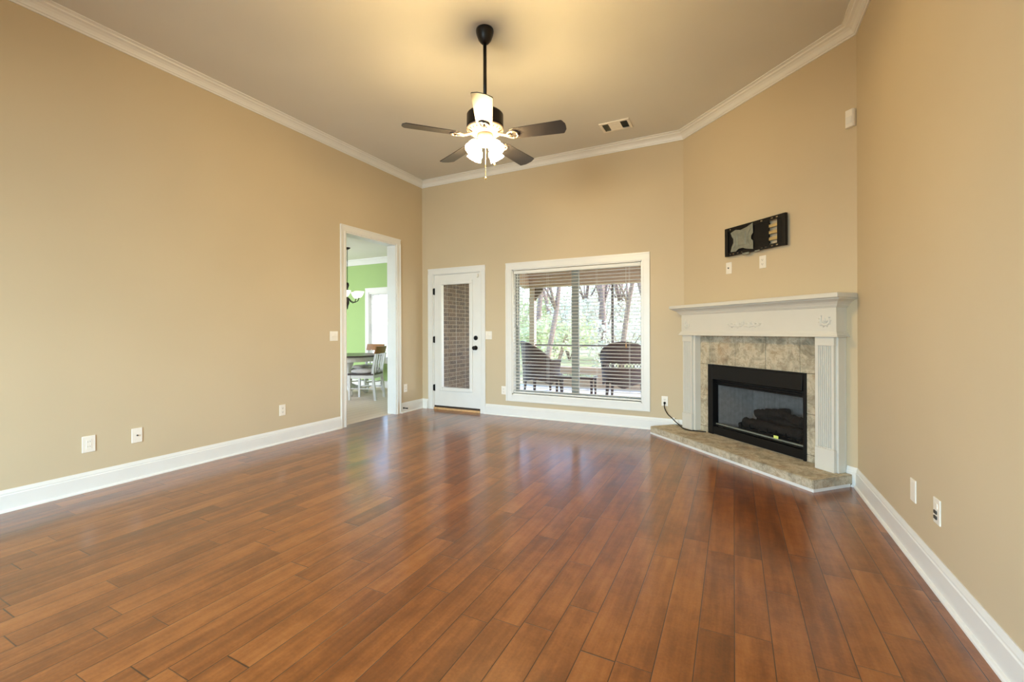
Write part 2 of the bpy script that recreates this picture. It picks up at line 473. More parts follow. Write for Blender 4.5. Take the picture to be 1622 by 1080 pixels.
# ------------------------------------------------------------------ mesh helpers
class MB:
    """collects shapes, then becomes ONE mesh object"""
    def __init__(s): s.v, s.f = [], []
    def add(s, vs, fs):
        b = len(s.v)
        s.v += [tuple(v) for v in vs]
        s.f += [[i + b for i in f] for f in fs]
        return s
    def box(s, x0, y0, z0, x1, y1, z1, mtx=None):
        vs = [Vector((x, y, z)) for z in (z0, z1) for y in (y0, y1) for x in (x0, x1)]
        if mtx: vs = [mtx @ v for v in vs]
        return s.add(vs, [(0, 2, 3, 1), (4, 5, 7, 6), (0, 1, 5, 4), (2, 6, 7, 3), (0, 4, 6, 2), (1, 3, 7, 5)])
    def quad(s, a, b, c, d): return s.add([a, b, c, d], [(0, 1, 2, 3)])
    def prism(s, poly, fn0, fn1):
        """poly: 2D outline; fn0 / fn1 map (a, b) to the two end caps"""
        n = len(poly)
        vs = [fn0(*p) for p in poly] + [fn1(*p) for p in poly]
        fs = [tuple(range(n - 1, -1, -1)), tuple(range(n, 2 * n))]
        fs += [(i, (i + 1) % n, n + (i + 1) % n, n + i) for i in range(n)]
        return s.add(vs, fs)
    def tube(s, pts, r, sides=8, cap=True):
        pts = [Vector(p) for p in pts]
        rs = r if isinstance(r, (list, tuple)) else [r] * len(pts)
        rings = []
        ref = None
        for i, p in enumerate(pts):
            d = (pts[min(i + 1, len(pts) - 1)] - pts[max(i - 1, 0)])
            if d.length < 1e-9: d = Vector((0, 0, 1))
            d.normalize()
            if ref is None:
                ref = Vector((0, 0, 1)) if abs(d.z) < 0.9 else Vector((1, 0, 0))
            a = d.cross(ref)
            if a.length < 1e-6: a = d.orthogonal()
            a.normalize()
            b = d.cross(a).normalized()
            ref = a.cross(d)
            rings.append([p + rs[i] * (math.cos(t) * a + math.sin(t) * b) for t in [2 * PI * k / sides for k in range(sides)]])
        vs = [v for rg in rings for v in rg]
        fs = []
        for i in range(len(rings) - 1):
            for k in range(sides):
                fs.append((i * sides + k, i * sides + (k + 1) % sides, (i + 1) * sides + (k + 1) % sides, (i + 1) * sides + k))
        if cap:
            fs.append(tuple(range(sides - 1, -1, -1)))
            fs.append(tuple((len(rings) - 1) * sides + k for k in range(sides)))
        return s.add(vs, fs)
    def lathe(s, prof, seg=24, mtx=None):
        """prof: (r, z) list, turned about local z"""
        vs, fs = [], []
        for r, z in prof:
            for k in range(seg):
                t = 2 * PI * k / seg
                v = Vector((r * math.cos(t), r * math.sin(t), z))
                vs.append(mtx @ v if mtx else v)
        for i in range(len(prof) - 1):
            for k in range(seg):
                fs.append((i * seg + k, i * seg + (k + 1) % seg, (i + 1) * seg + (k + 1) % seg, (i + 1) * seg + k))
        if prof[0][0] > 1e-4: fs.append(tuple(range(seg - 1, -1, -1)))
        if prof[-1][0] > 1e-4: fs.append(tuple((len(prof) - 1) * seg + k for k in range(seg)))
        return s.add(vs, fs)
    def sweep(s, path, prof, closed=False):
        """path: XY corners, room on the RIGHT of the direction; prof: closed outline of (offset into room, z)"""
        n = len(path)
        pts = [Vector((p[0], p[1])) for p in path]
        rings = []
        for i in range(n):
            def nrm(a, b):
                d = (b - a).normalized(); return Vector((d.y, -d.x))
            n1 = nrm(pts[i - 1], pts[i]) if (i > 0 or closed) else None
            n2 = nrm(pts[i], pts[(i + 1) % n]) if (i < n - 1 or closed) else None
            if n1 is None: m = n2
            elif n2 is None: m = n1
            else:
                m = (n1 + n2); m = m / max(1e-6, m.dot(n1))
            rings.append([(pts[i].x + m.x * o, pts[i].y + m.y * o, z) for o, z in prof])
        k = len(prof)
        vs = [v for r in rings for v in r]
        fs = []
        for i in range(n if closed else n - 1):
            j = (i + 1) % n
            for q in range(k):
                fs.append((i * k + q, j * k + q, j * k + (q + 1) % k, i * k + (q + 1) % k))
        if not closed:
            fs.append(tuple(range(k))); fs.append(tuple((n - 1) * k + q for q in range(k - 1, -1, -1)))
        return s.add(vs, fs)
    def build(s, name, material, parent=None, smooth=False, bevel=0.0, solid=0.0):
        me = bpy.data.meshes.new(name)
        me.from_pydata(s.v, [], s.f)
        bm = bmesh.new(); bm.from_mesh(me)
        bmesh.ops.recalc_face_normals(bm, faces=bm.faces)
        bm.to_mesh(me); bm.free()
        me.materials.append(material)
        if smooth:
            for p in me.polygons: p.use_smooth = True
        o = bpy.data.objects.new(name, me)
        COL.objects.link(o)
        if parent is not None: o.parent = parent
        if solid > 0:
            md = o.modifiers.new('solid', 'SOLIDIFY'); md.thickness = solid; md.offset = 0
        if bevel > 0:
            md = o.modifiers.new('bevel', 'BEVEL'); md.width = bevel; md.segments = 2
            md.limit_method = 'ANGLE'; md.angle_limit = math.radians(40)
        return o


def tag(o, label, cat, group=None):
    o['label'] = label; o['category'] = cat
    if group: o['group'] = group
    return o


def thing(name, label, cat, loc=(0, 0, 0), rz=0.0, group=None):
    o = bpy.data.objects.new(name, None)
    o.empty_display_size = 0.1
    COL.objects.link(o)
    o.location = loc; o.rotation_euler = (0, 0, rz)
    return tag(o, label, cat, group)


def structure(o, label, cat):
    o['kind'] = 'structure'
    return tag(o, label, cat)


def copy_tree(o, parent=None):
    c = o.copy(); COL.objects.link(c)
    if parent is not None: c.parent = parent
    for ch in [x for x in list(COL.objects) if x.parent == o]: copy_tree(ch, c)
    return c


# frames on the walls: local x along the wall (left to right), local y INTO the wall, z up
def fr_left(y, z=0.0): return dict(loc=(XL, y, z), rz=PI / 2)
def fr_back(x, z=0.0): return dict(loc=(x, YB, z), rz=0.0)
def fr_right(y, z=0.0): return dict(loc=(XR, y, z), rz=-PI / 2)
def fr_diag(s, z=0.0): return dict(loc=(CD / 2 + s / R2, CD / 2 - s / R2, z), rz=-PI / 4)


def dwp(s, off):   # diagonal wall point in XY
    return (CD / 2 + s / R2 - off / R2, CD / 2 - s / R2 - off / R2)


# ------------------------------------------------------------------ room shell
def wall_with_hole(mb, mtx, x0, x1, z0, z1, t, holes):
    """slab in local frame, y from 0 to t; holes: (hx0, hx1, hz0, hz1)"""
    xs = sorted({x0, x1} | {h[0] for h in holes} | {h[1] for h in holes})
    zs = sorted({z0, z1} | {h[2] for h in holes} | {h[3] for h in holes})
    for i in range(len(xs) - 1):
        for j in range(len(zs) - 1):
            cx, cz = (xs[i] + xs[i + 1]) / 2, (zs[j] + zs[j + 1]) / 2
            if any(h[0] < cx < h[1] and h[2] < cz < h[3] for h in holes): continue
            mb.box(xs[i], 0, zs[j], xs[i + 1], t, zs[j + 1], mtx)


def frame_m(f):
    return Matrix.Translation(f['loc']) @ Matrix.Rotation(f['rz'], 4, 'Z')


T = 0.155
OP0, OP1, OPZ = 3.925, 4.852, 2.425          # cased opening in the left wall
DX0, DX1, DZ = -4.105, -3.235, 2.055         # door rough opening
WX0, WX1, WZ0, WZ1 = -2.741, -0.985, 0.305, 2.03

mb = MB(); wall_with_hole(mb, frame_m(fr_left(0)), YR, YB + T, 0, ZCEIL, T, [(OP0, OP1, 0, OPZ), (-2.8, -1.0, 0.65, 2.35)])
structure(mb.build('wall_left', M['wall']), 'long tan painted left wall with a cased opening', 'wall')
mb = MB(); wall_with_hole(mb, frame_m(fr_back(0)), XL, XC + 0.06, 0, ZCEIL, T, [(DX0, DX1, 0, DZ), (WX0, WX1, WZ0, WZ1)])
structure(mb.build('wall_back', M['wall']), 'tan painted back wall with glazed door and wide window', 'wall')
S0 = -3.25                                   # centre of the fireplace along the diagonal wall
sl, sr = (XC - YB) / R2, (XR - YC) / R2
mb = MB(); wall_with_hole(mb, frame_m(fr_diag(S0)), sl - S0, sr - S0, 0, ZCEIL, 0.1, [(-0.52, 0.52, HEARTH + 0.02, 0.78)])
structure(mb.build('wall_diagonal', M['wall']), 'tan painted corner wall behind the white fireplace mantel', 'wall')
mb = MB(); wall_with_hole(mb, frame_m(fr_right(0)), -YC - 0.02, -YR, 0, ZCEIL, T, [])
structure(mb.build('wall_right', M['wall']), 'tan painted right wall beside the fireplace', 'wall')
mb = MB(); wall_with_hole(mb, Matrix.Translation((0, YR, 0)) @ Matrix.Rotation(PI, 4, 'Z'), -XR, -XL, 0, ZCEIL, T, [(-0.32, 1.15, 0.5, 2.3), (1.17, 2.6, 0.5, 2.3)])
structure(mb.build('wall_rear', M['wall']), 'tan painted rear wall behind the viewer', 'wall')
room = [(XL, YR), (XL, YB), (XC, YB), (XR, YC), (XR, YR)]
mb = MB(); mb.prism(room, lambda a, b: (a, b, ZCEIL), lambda a, b: (a, b, ZCEIL + 0.1))
structure(mb.build('ceiling', M['ceiling']), 'flat cream painted ceiling over the living room', 'ceiling')
mb = MB(); mb.box(XL - 0.075, YR, -0.06, XR + T, YB + 0.02, 0.0)
structure(mb.build('floor', M['floor']), 'brown hand scraped wood plank floor', 'floor')

# crown moulding
crown = [(0, ZCR), (0.010, ZCR), (0.013, ZCR + 0.012), (0.020, ZCR + 0.015), (0.024, ZCR + 0.026), (0.034, ZCR + 0.043),
         (0.050, ZCR + 0.057), (0.068, ZCR + 0.064), (0.072, ZCR + 0.072), (0.084, ZCR + 0.076), (0.096, ZCR + 0.078), (0.097, ZCEIL), (0, ZCEIL)]
mb = MB(); mb.sweep(room, crown, closed=True)
structure(mb.build('trim_crown', M['trim']), 'white crown moulding around the ceiling edge', 'moulding')

# baseboards
base = [(0, 0), (0.030, 0), (0.029, 0.008), (0.024, 0.014), (0.016, 0.017), (0.015, 0.108), (0.011, 0.113), (0.011, 0.122), (0.007, 0.134), (0.004, ZB), (0, ZB)]
base_h = [(0, HEARTH + 0.001)] + [(0.0145, HEARTH + 0.001), (0.0145, 0.108), (0.011, 0.113), (0.011, 0.122), (0.007, 0.134), (0.004, ZB), (0, ZB)]
CAS = 0.078
hl = -4.27
hp = (dwp(hl, 0.066)[0] - 0.002, YB)
mb = MB(); mb.sweep([(XL, YR), (XL, OP0 - CAS)], base)
mb.sweep([(XL, OP1 + CAS), (XL, YB), (DX0 - 0.084, YB)], base)
structure(mb.build('baseboard_left', M['trim']), 'white baseboard along the left wall', 'baseboard')
mb = MB(); mb.sweep([(DX1 + 0.047, YB), hp], base)
mb.sweep([hp, (XC, YB), dwp(-4.114, 0)], base_h)
structure(mb.build('baseboard_back', M['trim']), 'white baseboard under the wide window', 'baseboard')
mb = MB(); mb.sweep([dwp(-2.386, 0), dwp(-2.343, 0)], base_h)
mb.sweep([dwp(-2.343, 0), (XR, YC), (XR, YR)], base)
structure(mb.build('baseboard_right', M['trim']), 'white baseboard along the right wall', 'baseboard')


def casing(mb, mtx, x0, x1, z0, z1, w, four=False, proud=0.018):
    """flat casing with a raised outer bead round an opening, local frame"""
    def strip(a, b, vert, flip):
        # vertical or horizontal board with three steps
        for q0, q1, th in ((0.0, 0.22, proud), (0.22, 0.78, proud * 0.62), (0.78, 1.0, proud * 0.8)):
            p0, p1 = (w * q0, w * q1)
            if vert:
                X0, X1 = (x0 - w + p0, x0 - w + p1) if not flip else (x1 + w - p1, x1 + w - p0)
                mb.box(X0, -th, a, X1, 0, b, mtx)
            else:
                Z0, Z1 = (z1 + w - p1, z1 + w - p0) if not flip else (z0 - w + p0, z0 - w + p1)
                mb.box(a, -th, Z0, b, 0, Z1, mtx)
    lo = z0 - (w if four else 0)
    strip(lo, z1, True, False); strip(lo, z1, True, True)
    strip(x0 - w, x1 + w, False, False)
    if four: strip(x0, x1, False, True)


# cased opening to the dining room
mt = frame_m(fr_left(0))
mb = MB(); casing(mb, mt, OP0, OP1, 0, OPZ, CAS)
mb.box(OP0, -0.002, 0, OP0 + 0.018, T + 0.002, OPZ, mt); mb.box(OP1 - 0.018, -0.002, 0, OP1, T + 0.002, OPZ, mt)
mb.box(OP0 + 0.018, -0.002, OPZ - 0.018, OP1 - 0.018, T + 0.002, OPZ, mt)
structure(mb.build('trim_1', M['trim']), 'white casing and jamb of the tall opening in the left wall', 'moulding')

# ------------------------------------------------------------------ door
t = thing('door_1', 'white door with full glass pane and dark knob', 'door', (0, YB, 0)); t['kind'] = 'structure'
mb = MB(); casing(mb, None, DX0 + 0.013, DX1 - 0.013, 0, DZ - 0.010, 0.084)
mb.box(DX0, 0.0, 0, DX0 + 0.026, T, DZ - 0.02); mb.box(DX1 - 0.026, 0.0, 0, DX1, T, DZ - 0.02); mb.box(DX0, 0.0, DZ - 0.02, DX1, T, DZ)
mb.build('door_frame', M['trim'], t)
LX0, LX1, LZ0, LZ1 = DX0 + 0.029, DX1 - 0.029, 0.058, DZ - 0.023
GX0, GX1, GZ0, GZ1 = -3.935, -3.442, 0.338, 1.880
mb = MB(); wall_with_hole(mb, Matrix.Translation((0, 0.012, 0)), LX0, LX1, LZ0, LZ1, 0.044, [(GX0, GX1, GZ0, GZ1)])
mb.build('door_leaf', M['trim'], t)
mb = MB(); wall_with_hole(mb, Matrix.Translation((0, -0.004, 0)), GX0 - 0.052, GX1 + 0.052, GZ0 - 0.052, GZ1 + 0.052, 0.016, [(GX0, GX1, GZ0, GZ1)])
mb.build('lite_frame', M['trim'], t, bevel=0.005)
mb = MB(); mb.box(GX0, 0.020, GZ0, GX1, 0.024, GZ1); g = mb.build('glass_pane', M['glass'], t)
mb = MB()
z = GZ0 + 0.012
while z < GZ1 - 0.01:
    mb.box(GX0 + 0.004, 0.029, z, GX1 - 0.004, 0.036, z + 0.0007, Matrix.Translation((0, 0, 0)))
    z += 0.020
for x in (GX0 + 0.09, (GX0 + GX1) / 2, GX1 - 0.09): mb.box(x - 0.0008, 0.028, GZ0, x + 0.0008, 0.0285, GZ1)
mb.build('internal_blind', M['blind'], t)
for z in (0.325, 1.055, 1.785):
    mb = MB(); mb.tube([(LX0 - 0.004, -0.004, z - 0.045), (LX0 - 0.004, -0.004, z + 0.045)], 0.009, 10)
    mb.box(LX0 - 0.012, 0.001, z - 0.05, LX0 + 0.012, 0.013, z + 0.05)
    mb.build('hinge', M['black_metal'], t)
KX = -3.340
ry = Matrix.Rotation(PI / 2, 4, 'X')
mb = MB(); mb.lathe([(0.033, 0), (0.033, 0.006), (0.012, 0.010), (0.011, 0.03), (0.024, 0.038), (0.030, 0.050), (0.026, 0.062), (0.0, 0.066)], 20, Matrix.Translation((KX, 0.012, 0.938)) @ ry)
mb.build('door_knob', M['black_metal'], t, smooth=True)
mb = MB(); mb.lathe([(0.033, 0), (0.033, 0.010), (0.026, 0.016), (0.0, 0.017)], 20, Matrix.Translation((KX + 0.003, 0.012, 1.082)) @ ry)
mb.box(KX - 0.004, -0.022, 1.068, KX + 0.010, -0.002, 1.096)
mb.build('deadbolt', M['black_metal'], t)
mb = MB(); mb.box(DX0 + 0.027, -0.012, 0.0, DX1 - 0.027, 0.10, 0.030); mb.build('threshold', M['threshold'], t, bevel=0.004)
mb = MB(); mb.box(DX0 + 0.027, 0.010, 0.030, DX1 - 0.027, 0.05, 0.057); mb.build('gap_strip', M['gap_shade'], t)  # dark strip for the gap under the door, shade in its colour

tt = thing('door_contact_sensor', 'small white contact sensor at the top right corner of the door', 'sensor', (-3.305, YB, 1.985))
mb = MB(); mb.box(-0.012, -0.004, -0.028, 0.010, 0.0115, 0.028); mb.build('sensor_body', M['plate'], tt, bevel=0.003)
mb = MB(); mb.box(0.018, -0.034, -0.02, 0.030, -0.0185, 0.02); mb.build('magnet', M['plate'], tt, bevel=0.002)

# ------------------------------------------------------------------ wide window and its blind
t = thing('window_1', 'wide white framed window looking onto the porch', 'window', (0, YB, 0)); t['kind'] = 'structure'
mb = MB(); casing(mb, None, WX0, WX1, WZ0, WZ1, 0.093, four=True, proud=0.02)
mb.build('casing', M['trim'], t)
mb = MB()
mb.box(WX0, -0.001, WZ0, WX0 + 0.012, 0.155, WZ1); mb.box(WX1 - 0.012, -0.001, WZ0, WX1, 0.155, WZ1)
mb.box(WX0, -0.001, WZ0, WX1, 0.155, WZ0 + 0.012); mb.box(WX0, -0.001, WZ1 - 0.012, WX1, 0.155, WZ1)
mb.build('jamb', M['trim'], t)
WMX0, WMX1 = -1.905, -1.822
mb = MB()
for a, b in ((WX0 + 0.012, WMX0), (WMX1, WX1 - 0.012)):
    wall_with_hole(mb, Matrix.Translation((0, 0.10, 0)), a, b, WZ0 + 0.012, WZ1 - 0.012, 0.045, [(a + (0.038 if a < -2 else 0.006), b - (0.006 if b < -1.5 else 0.022), WZ0 + 0.05, WZ1 - 0.05)])
mb.build('sash', M['vinyl'], t)
mb = MB(); mb.box(WMX0, 0.09, WZ0 + 0.012, WMX1, 0.150, WZ1 - 0.012); mb.build('mullion', M['vinyl'], t)
for a, b in ((WX0 + 0.04, WMX0 - 0.01), (WMX1 + 0.01, WX1 - 0.03)):
    mb = MB(); mb.box(a, 0.120, WZ0 + 0.04, b, 0.124, WZ1 - 0.04); mb.build('glass_pane', M['glass'], t)

t = thing('window_blind', 'white two inch slat blind hanging open in the wide window', 'blind', ((WX0 + WX1) / 2, YB + 0.042, WZ0))
hw = (WX1 - WX0) / 2 - 0.018
mb = MB(); mb.box(-hw, -0.026, 1.665, hw, 0.026, 1.708); mb.build('headrail', M['blind'], t, bevel=0.003)
mb = MB()
nsl = 37
for k in range(nsl):
    z = 0.062 + k * (1.635 - 0.062) / (nsl - 1)
    arc = [(-0.025, 0.0), (-0.012, 0.0028), (0.0, 0.0038), (0.012, 0.0028), (0.025, 0.0)]
    for i in range(4):
        (y0, a0), (y1, a1) = arc[i], arc[i + 1]
        mb.add([(-hw, y0, z + a0), (hw, y0, z + a0), (hw, y1, z + a1), (-hw, y1, z + a1),
                (-hw, y0, z + a0 - 0.0026), (hw, y0, z + a0 - 0.0026), (hw, y1, z + a1 - 0.0026), (-hw, y1, z + a1 - 0.0026)],
               [(0, 1, 2, 3), (7, 6, 5, 4), (0, 4, 5, 1), (3, 2, 6, 7), (0, 3, 7, 4), (1, 5, 6, 2)])
mb.build('slats', M['blind'], t)
mb = MB(); mb.box(-hw, -0.026, 0.022, hw, 0.026, 0.040); mb.build('bottom_rail', M['blind'], t, bevel=0.003)
for x in (-hw + 0.14, -hw * 0.42, hw * 0.36, hw - 0.14):
    mb = MB()
    for y in (-0.0285, 0.0285): mb.tube([(x, y, 0.04), (x, y, 1.67)], 0.0014, 4)
    mb.build('ladder_cord', M['blind'], t)
cd = MB(); cd.tube([(hw - 0.175, -0.033, 1.67), (hw - 0.175, -0.034, 0.72)], 0.0022, 5)
o = cd.build('pull_cord', M['blind'], t)
cd = MB(); cd.lathe([(0.002, 0.06), (0.007, 0.045), (0.011, 0.0), (0.0, 0.0)], 10, Matrix.Translation((hw - 0.175, -0.034, 0.665))); cd.build('tassel', M['threshold'], o, smooth=True)
mb = MB(); mb.tube([(-hw + 0.06, -0.034, 1.66), (-hw + 0.06, -0.036, 0.95)], 0.004, 6); mb.build('tilt_wand', M['blind'], t)


# ------------------------------------------------------------------ wall plates
def plate_thing(name, label, cat, f, kind, w=0.072, h=0.116, group=None):
    t = thing(name, label, cat, f['loc'], f['rz'], group)
    mb = MB(); mb.box(-w / 2, -0.0065, -h / 2, w / 2, 0.0, h / 2)
    mb.build('cover_plate', M['plate'], t, bevel=0.003)
    if kind == 'duplex':
        for dz in (0.020, -0.020):
            mb = MB(); mb.box(-0.017, -0.0085, dz - 0.0145, 0.017, -0.006, dz + 0.0145)
            r = mb.build('receptacle', M['plate'], t, bevel=0.002)
            for x in (-0.007, 0.006):
                mb = MB(); mb.box(x - 0.0012, -0.0089, dz - 0.003, x + 0.0012, -0.0084, dz + 0.006); mb.build('slot', M['slot'], r)
            mb = MB(); mb.box(-0.003, -0.0089, dz - 0.010, 0.003, -0.0084, dz - 0.006); mb.build('ground_hole', M['slot'], r)
    elif kind == 'coax':
        mb = MB(); mb.tube([(0, -0.006, 0), (0, -0.016, 0)], 0.006, 10); mb.build('coax_jack', M['slot'], t)
        for z in (0.042, -0.042):
            mb = MB(); mb.tube([(0, -0.006, z), (0, -0.0078, z)], 0.003, 8); mb.build('screw', M['plate'], t)
    elif kind == 'switch2':
        for x in (-0.023, 0.023):
            mb = MB(); mb.box(x - 0.016, -0.0085, -0.033, x + 0.016, -0.006, 0.033)
            mb.add([(x - 0.0145, -0.0084, -0.031), (x + 0.0145, -0.0084, -0.031), (x + 0.0145, -0.0125, 0.0), (x - 0.0145, -0.0125, 0.0), (x - 0.0145, -0.0084, 0.031), (x + 0.0145, -0.0084, 0.031)], [(0, 1, 2, 3), (3, 2, 5, 4)])
            mb.build('rocker', M['plate'], t)
    elif kind == 'decora':
        mb = MB(); mb.box(-0.0165, -0.0085, -0.033, 0.0165, -0.006, 0.033)
        r = mb.build('receptacle', M['plate'], t, bevel=0.002)
        for dz in (0.018, -0.018):
            for x in (-0.006, 0.006):
                mb = MB(); mb.box(x - 0.001, -0.0089, dz - 0.004, x + 0.001, -0.0084, dz + 0.004); mb.build('slot', M['slot'], r)
    elif kind == 'blank':
        for z in (0.042, -0.042):
            mb = MB(); mb.tube([(0, -0.006, z), (0, -0.0078, z)], 0.003, 8); mb.build('screw', M['plate'], t)
    elif kind == 'jacks':
        for dz in (0.024, ):
            mb = MB(); mb.box(-0.014, -0.0085, dz - 0.012, 0.014, -0.006, dz + 0.012); mb.build('jack_cover', M['plate'], t)
        for dz in (-0.006, -0.030):
            mb = MB(); mb.box(-0.018, -0.011, dz - 0.007, 0.010, -0.006, dz + 0.007); mb.build('data_jack', M['slot'], t)
    return t


plate_thing('electrical_outlet', 'white outlet plate low on the left wall, nearest the camera end', 'outlet', fr_left(1.497, 0.350), 'decora', 0.078, 0.122)
plate_thing('cable_outlet', 'white plate with one dark cable jack low on the left wall', 'outlet', fr_left(1.793, 0.352), 'coax')
plate_thing('electrical_outlet', 'white duplex outlet on the left wall before the dining opening', 'outlet', fr_left(3.070, 0.348), 'duplex')
plate_thing('electrical_outlet', 'white duplex outlet between dining opening and corner', 'outlet', fr_left(5.036, 0.352), 'duplex')
plate_thing('light_switch', 'white double switch plate left of the dining opening', 'switch', fr_left(3.748, 1.128), 'switch2', 0.118, 0.116)
plate_thing('light_switch', 'white double switch plate right of the glazed door', 'switch', fr_back(-3.119, 1.122), 'switch2', 0.118, 0.116)
plate_thing('electrical_outlet', 'white duplex outlet against the left side of the window casing', 'outlet', fr_back(-2.874, 0.352), 'duplex')
o_plug = plate_thing('electrical_outlet', 'white duplex outlet with black plug between window and fireplace', 'outlet', fr_back(-0.726, 0.349), 'duplex')
plate_thing('blank_plate', 'plain white wall plate on the right wall nearer the fireplace', 'outlet', fr_right(2.951, 0.352), 'blank')
plate_thing('data_outlet', 'white wall plate with two dark jacks on the right wall', 'outlet', fr_right(2.655, 0.353), 'jacks')
plate_thing('cable_outlet', 'white plate with dark cable jack under the left end of the bracket', 'outlet', fr_diag(-3.535, 1.810), 'coax')
plate_thing('electrical_outlet', 'white duplex outlet under the middle of the television bracket', 'outlet', fr_diag(-3.134, 1.813), 'duplex')

# motion sensor by the right corner
f = fr_diag(-2.346, 2.775)
t = thing('motion_sensor', 'small white motion sensor high in the right corner', 'sensor', f['loc'], f['rz'])
mb = MB(); mb.prism([(-0.034, 0), (-0.034, -0.020), (-0.026, -0.032), (0.024, -0.032), (0.031, -0.022), (0.031, 0)], lambda a, b: (a, b, -0.066), lambda a, b: (a, b, 0.066))
mb.build('sensor_body', M['plate'], t, bevel=0.004)
mb = MB(); mb.box(-0.020, -0.0345, -0.040, 0.020, -0.0315, 0.012); mb.build('sensor_lens', M['blind'], t, bevel=0.002)

# door stop on the baseboard right of the opening
t = thing('door_stop', 'dark spring door stop on the baseboard right of the opening', 'door stop', (XL + 0.0145, OP1 + CAS + 0.045, 0.070))
mb = MB(); pts = [(0.004 + 0.06 * k / 60, 0.006 * math.cos(k * 0.9), 0.006 * math.sin(k * 0.9)) for k in range(61)]
mb.tube(pts, 0.0022, 5); mb.lathe([(0.014, 0), (0.012, 0.006), (0.0, 0.006)], 12, Matrix.Rotation(PI / 2, 4, 'Y')); mb.build('spring', M['black_metal'], t)
mb = MB(); mb.lathe([(0.009, 0), (0.010, 0.012), (0.0, 0.014)], 12, Matrix.Translation((0.064, 0, 0)) @ Matrix.Rotation(PI / 2, 4, 'Y')); mb.build('rubber_tip', M['black_plastic'], t)

# ------------------------------------------------------------------ ceiling vent
t = thing('ceiling_vent', 'white ceiling air vent with dark louvers at both ends', 'vent', (-1.165, 4.90, ZCEIL))
mb = MB(); wall_with_hole(mb, Matrix.Rotation(-PI / 2, 4, 'X') @ Matrix.Translation((0, 0, 0)), -0.165, 0.165, -0.115, 0.115, 0.012, [(-0.135, 0.135, -0.085, 0.085)])
mb.v = [(x, y, -abs(z)) for x, y, z in mb.v]
mb.build('frame', M['plate'], t, bevel=0.003)
mb = MB(); mb.box(-0.137, -0.087, -0.004, 0.137, 0.087, -0.001); mb.build('dark_duct_sheet', M['vent_dark'], t)  # flat dark sheet; the duct's shade is put in its colour
mb = MB(); mb.box(-0.068, -0.084, -0.0115, 0.062, 0.084, -0.008)
for k in range(5):
    y = -0.07 + k * 0.035
    mb.box(-0.068, y - 0.002, -0.014, 0.062, y + 0.002, -0.0115)
mb.build('center_louver', M['plate'], t)
for sgn in (-1, 1):
    mb = MB()
    for k in range(5):
        x = (0.078 + 0.012 * k) * sgn
        mb.box(-0.0006, -0.084, -0.006, 0.0006, 0.084, 0.006, Matrix.Translation((x, 0, -0.011)) @ Matrix.Rotation(-0.5 * sgn, 4, 'Y'))
    mb.build('end_louver', M['steel'], t)

# ------------------------------------------------------------------ ceiling fan
FX, FY = -1.685, 2.896
t = thing('ceiling_fan', 'dark five blade ceiling fan with lit glass shades', 'ceiling fan', (FX, FY, ZCEIL))
mb = MB(); mb.lathe([(0.066, 0.0), (0.068, -0.012), (0.064, -0.035), (0.050, -0.075), (0.030, -0.100), (0.016, -0.108)], 28); mb.build('canopy', M['bronze'], t, smooth=True)
mb = MB(); mb.tube([(0, 0, -0.10), (0, 0, -0.60)], 0.0135, 14); mb.build('downrod', M['bronze'], t, smooth=True)
mb = MB(); mb.lathe([(0.016, -0.545), (0.032, -0.55), (0.036, -0.60), (0.060, -0.625), (0.128, -0.638), (0.139, -0.650), (0.140, -0.738), (0.134, -0.748)], 36)
mb.build('motor_housing', M['bronze'], t, smooth=False, bevel=0.003)
mb = MB(); mb.lathe([(0.134, -0.748), (0.142, -0.752), (0.140, -0.764), (0.118, -0.780), (0.080, -0.792), (0.052, -0.796)], 36)
for k in range(24):
    a = 2 * PI * k / 24
    mb.tube([(0.126 * math.cos(a), 0.126 * math.sin(a), -0.776), (0.075 * math.cos(a), 0.075 * math.sin(a), -0.797)], 0.006, 6)
mb.build('trim_ring', M['fan_white'], t, smooth=True)
A0 = math.radians(298.17)
BZ = 2.655 - ZCEIL
for k in range(5):
    a = A0 + k * 2 * PI / 5
    m = Matrix.Rotation(a, 4, 'Z') @ Matrix.Translation((0, 0, BZ)) @ Matrix.Rotation(math.radians(-12), 4, 'X')
    out = [(0.205, -0.052), (0.24, -0.060), (0.592, -0.072), (0.600, -0.068), (0.619, -0.030), (0.621, 0.0), (0.619, 0.030), (0.600, 0.068), (0.592, 0.072), (0.24, 0.060), (0.205, 0.052)]
    mb = MB(); mb.prism(out, lambda x, y: m @ Vector((x, y, 0.0)), lambda x, y: m @ Vector((x, y, 0.006)))
    b = mb.build('blade', M['fan_blade'], t, bevel=0.0015)
    mb = MB()
    mb.tube([m @ Vector(p) for p in ((0.10, 0, 0.022), (0.14, 0, 0.006), (0.175, 0, -0.006), (0.21, 0, -0.006))], [0.012, 0.011, 0.010, 0.009], 8)
    for sg in (-1, 1):
        mb.tube([m @ Vector(p) for p in ((0.165, 0, -0.005), (0.19, 0.026 * sg, -0.005), (0.215, 0.040 * sg, -0.005), (0.245, 0.034 * sg, -0.005), (0.262, 0.012 * sg, -0.005), (0.25, 0.0, -0.005))], 0.0065, 6)
    for px, py in ((0.222, 0.032), (0.222, -0.032), (0.256, 0.0)):
        mb.lathe([(0.009, -0.006), (0.007, 0.0), (0.0, 0.0)], 10, m @ Matrix.Translation((px, py, -0.005)))
    mb.build('blade_bracket', M['fan_white'], b, smooth=True)
mb = MB(); mb.lathe([(0.052, -0.794), (0.060, -0.800), (0.062, -0.822), (0.054, -0.850), (0.046, -0.874), (0.030, -0.888), (0.0, -0.892)], 28); mb.build('light_fitter', M['fan_white'], t, smooth=True)
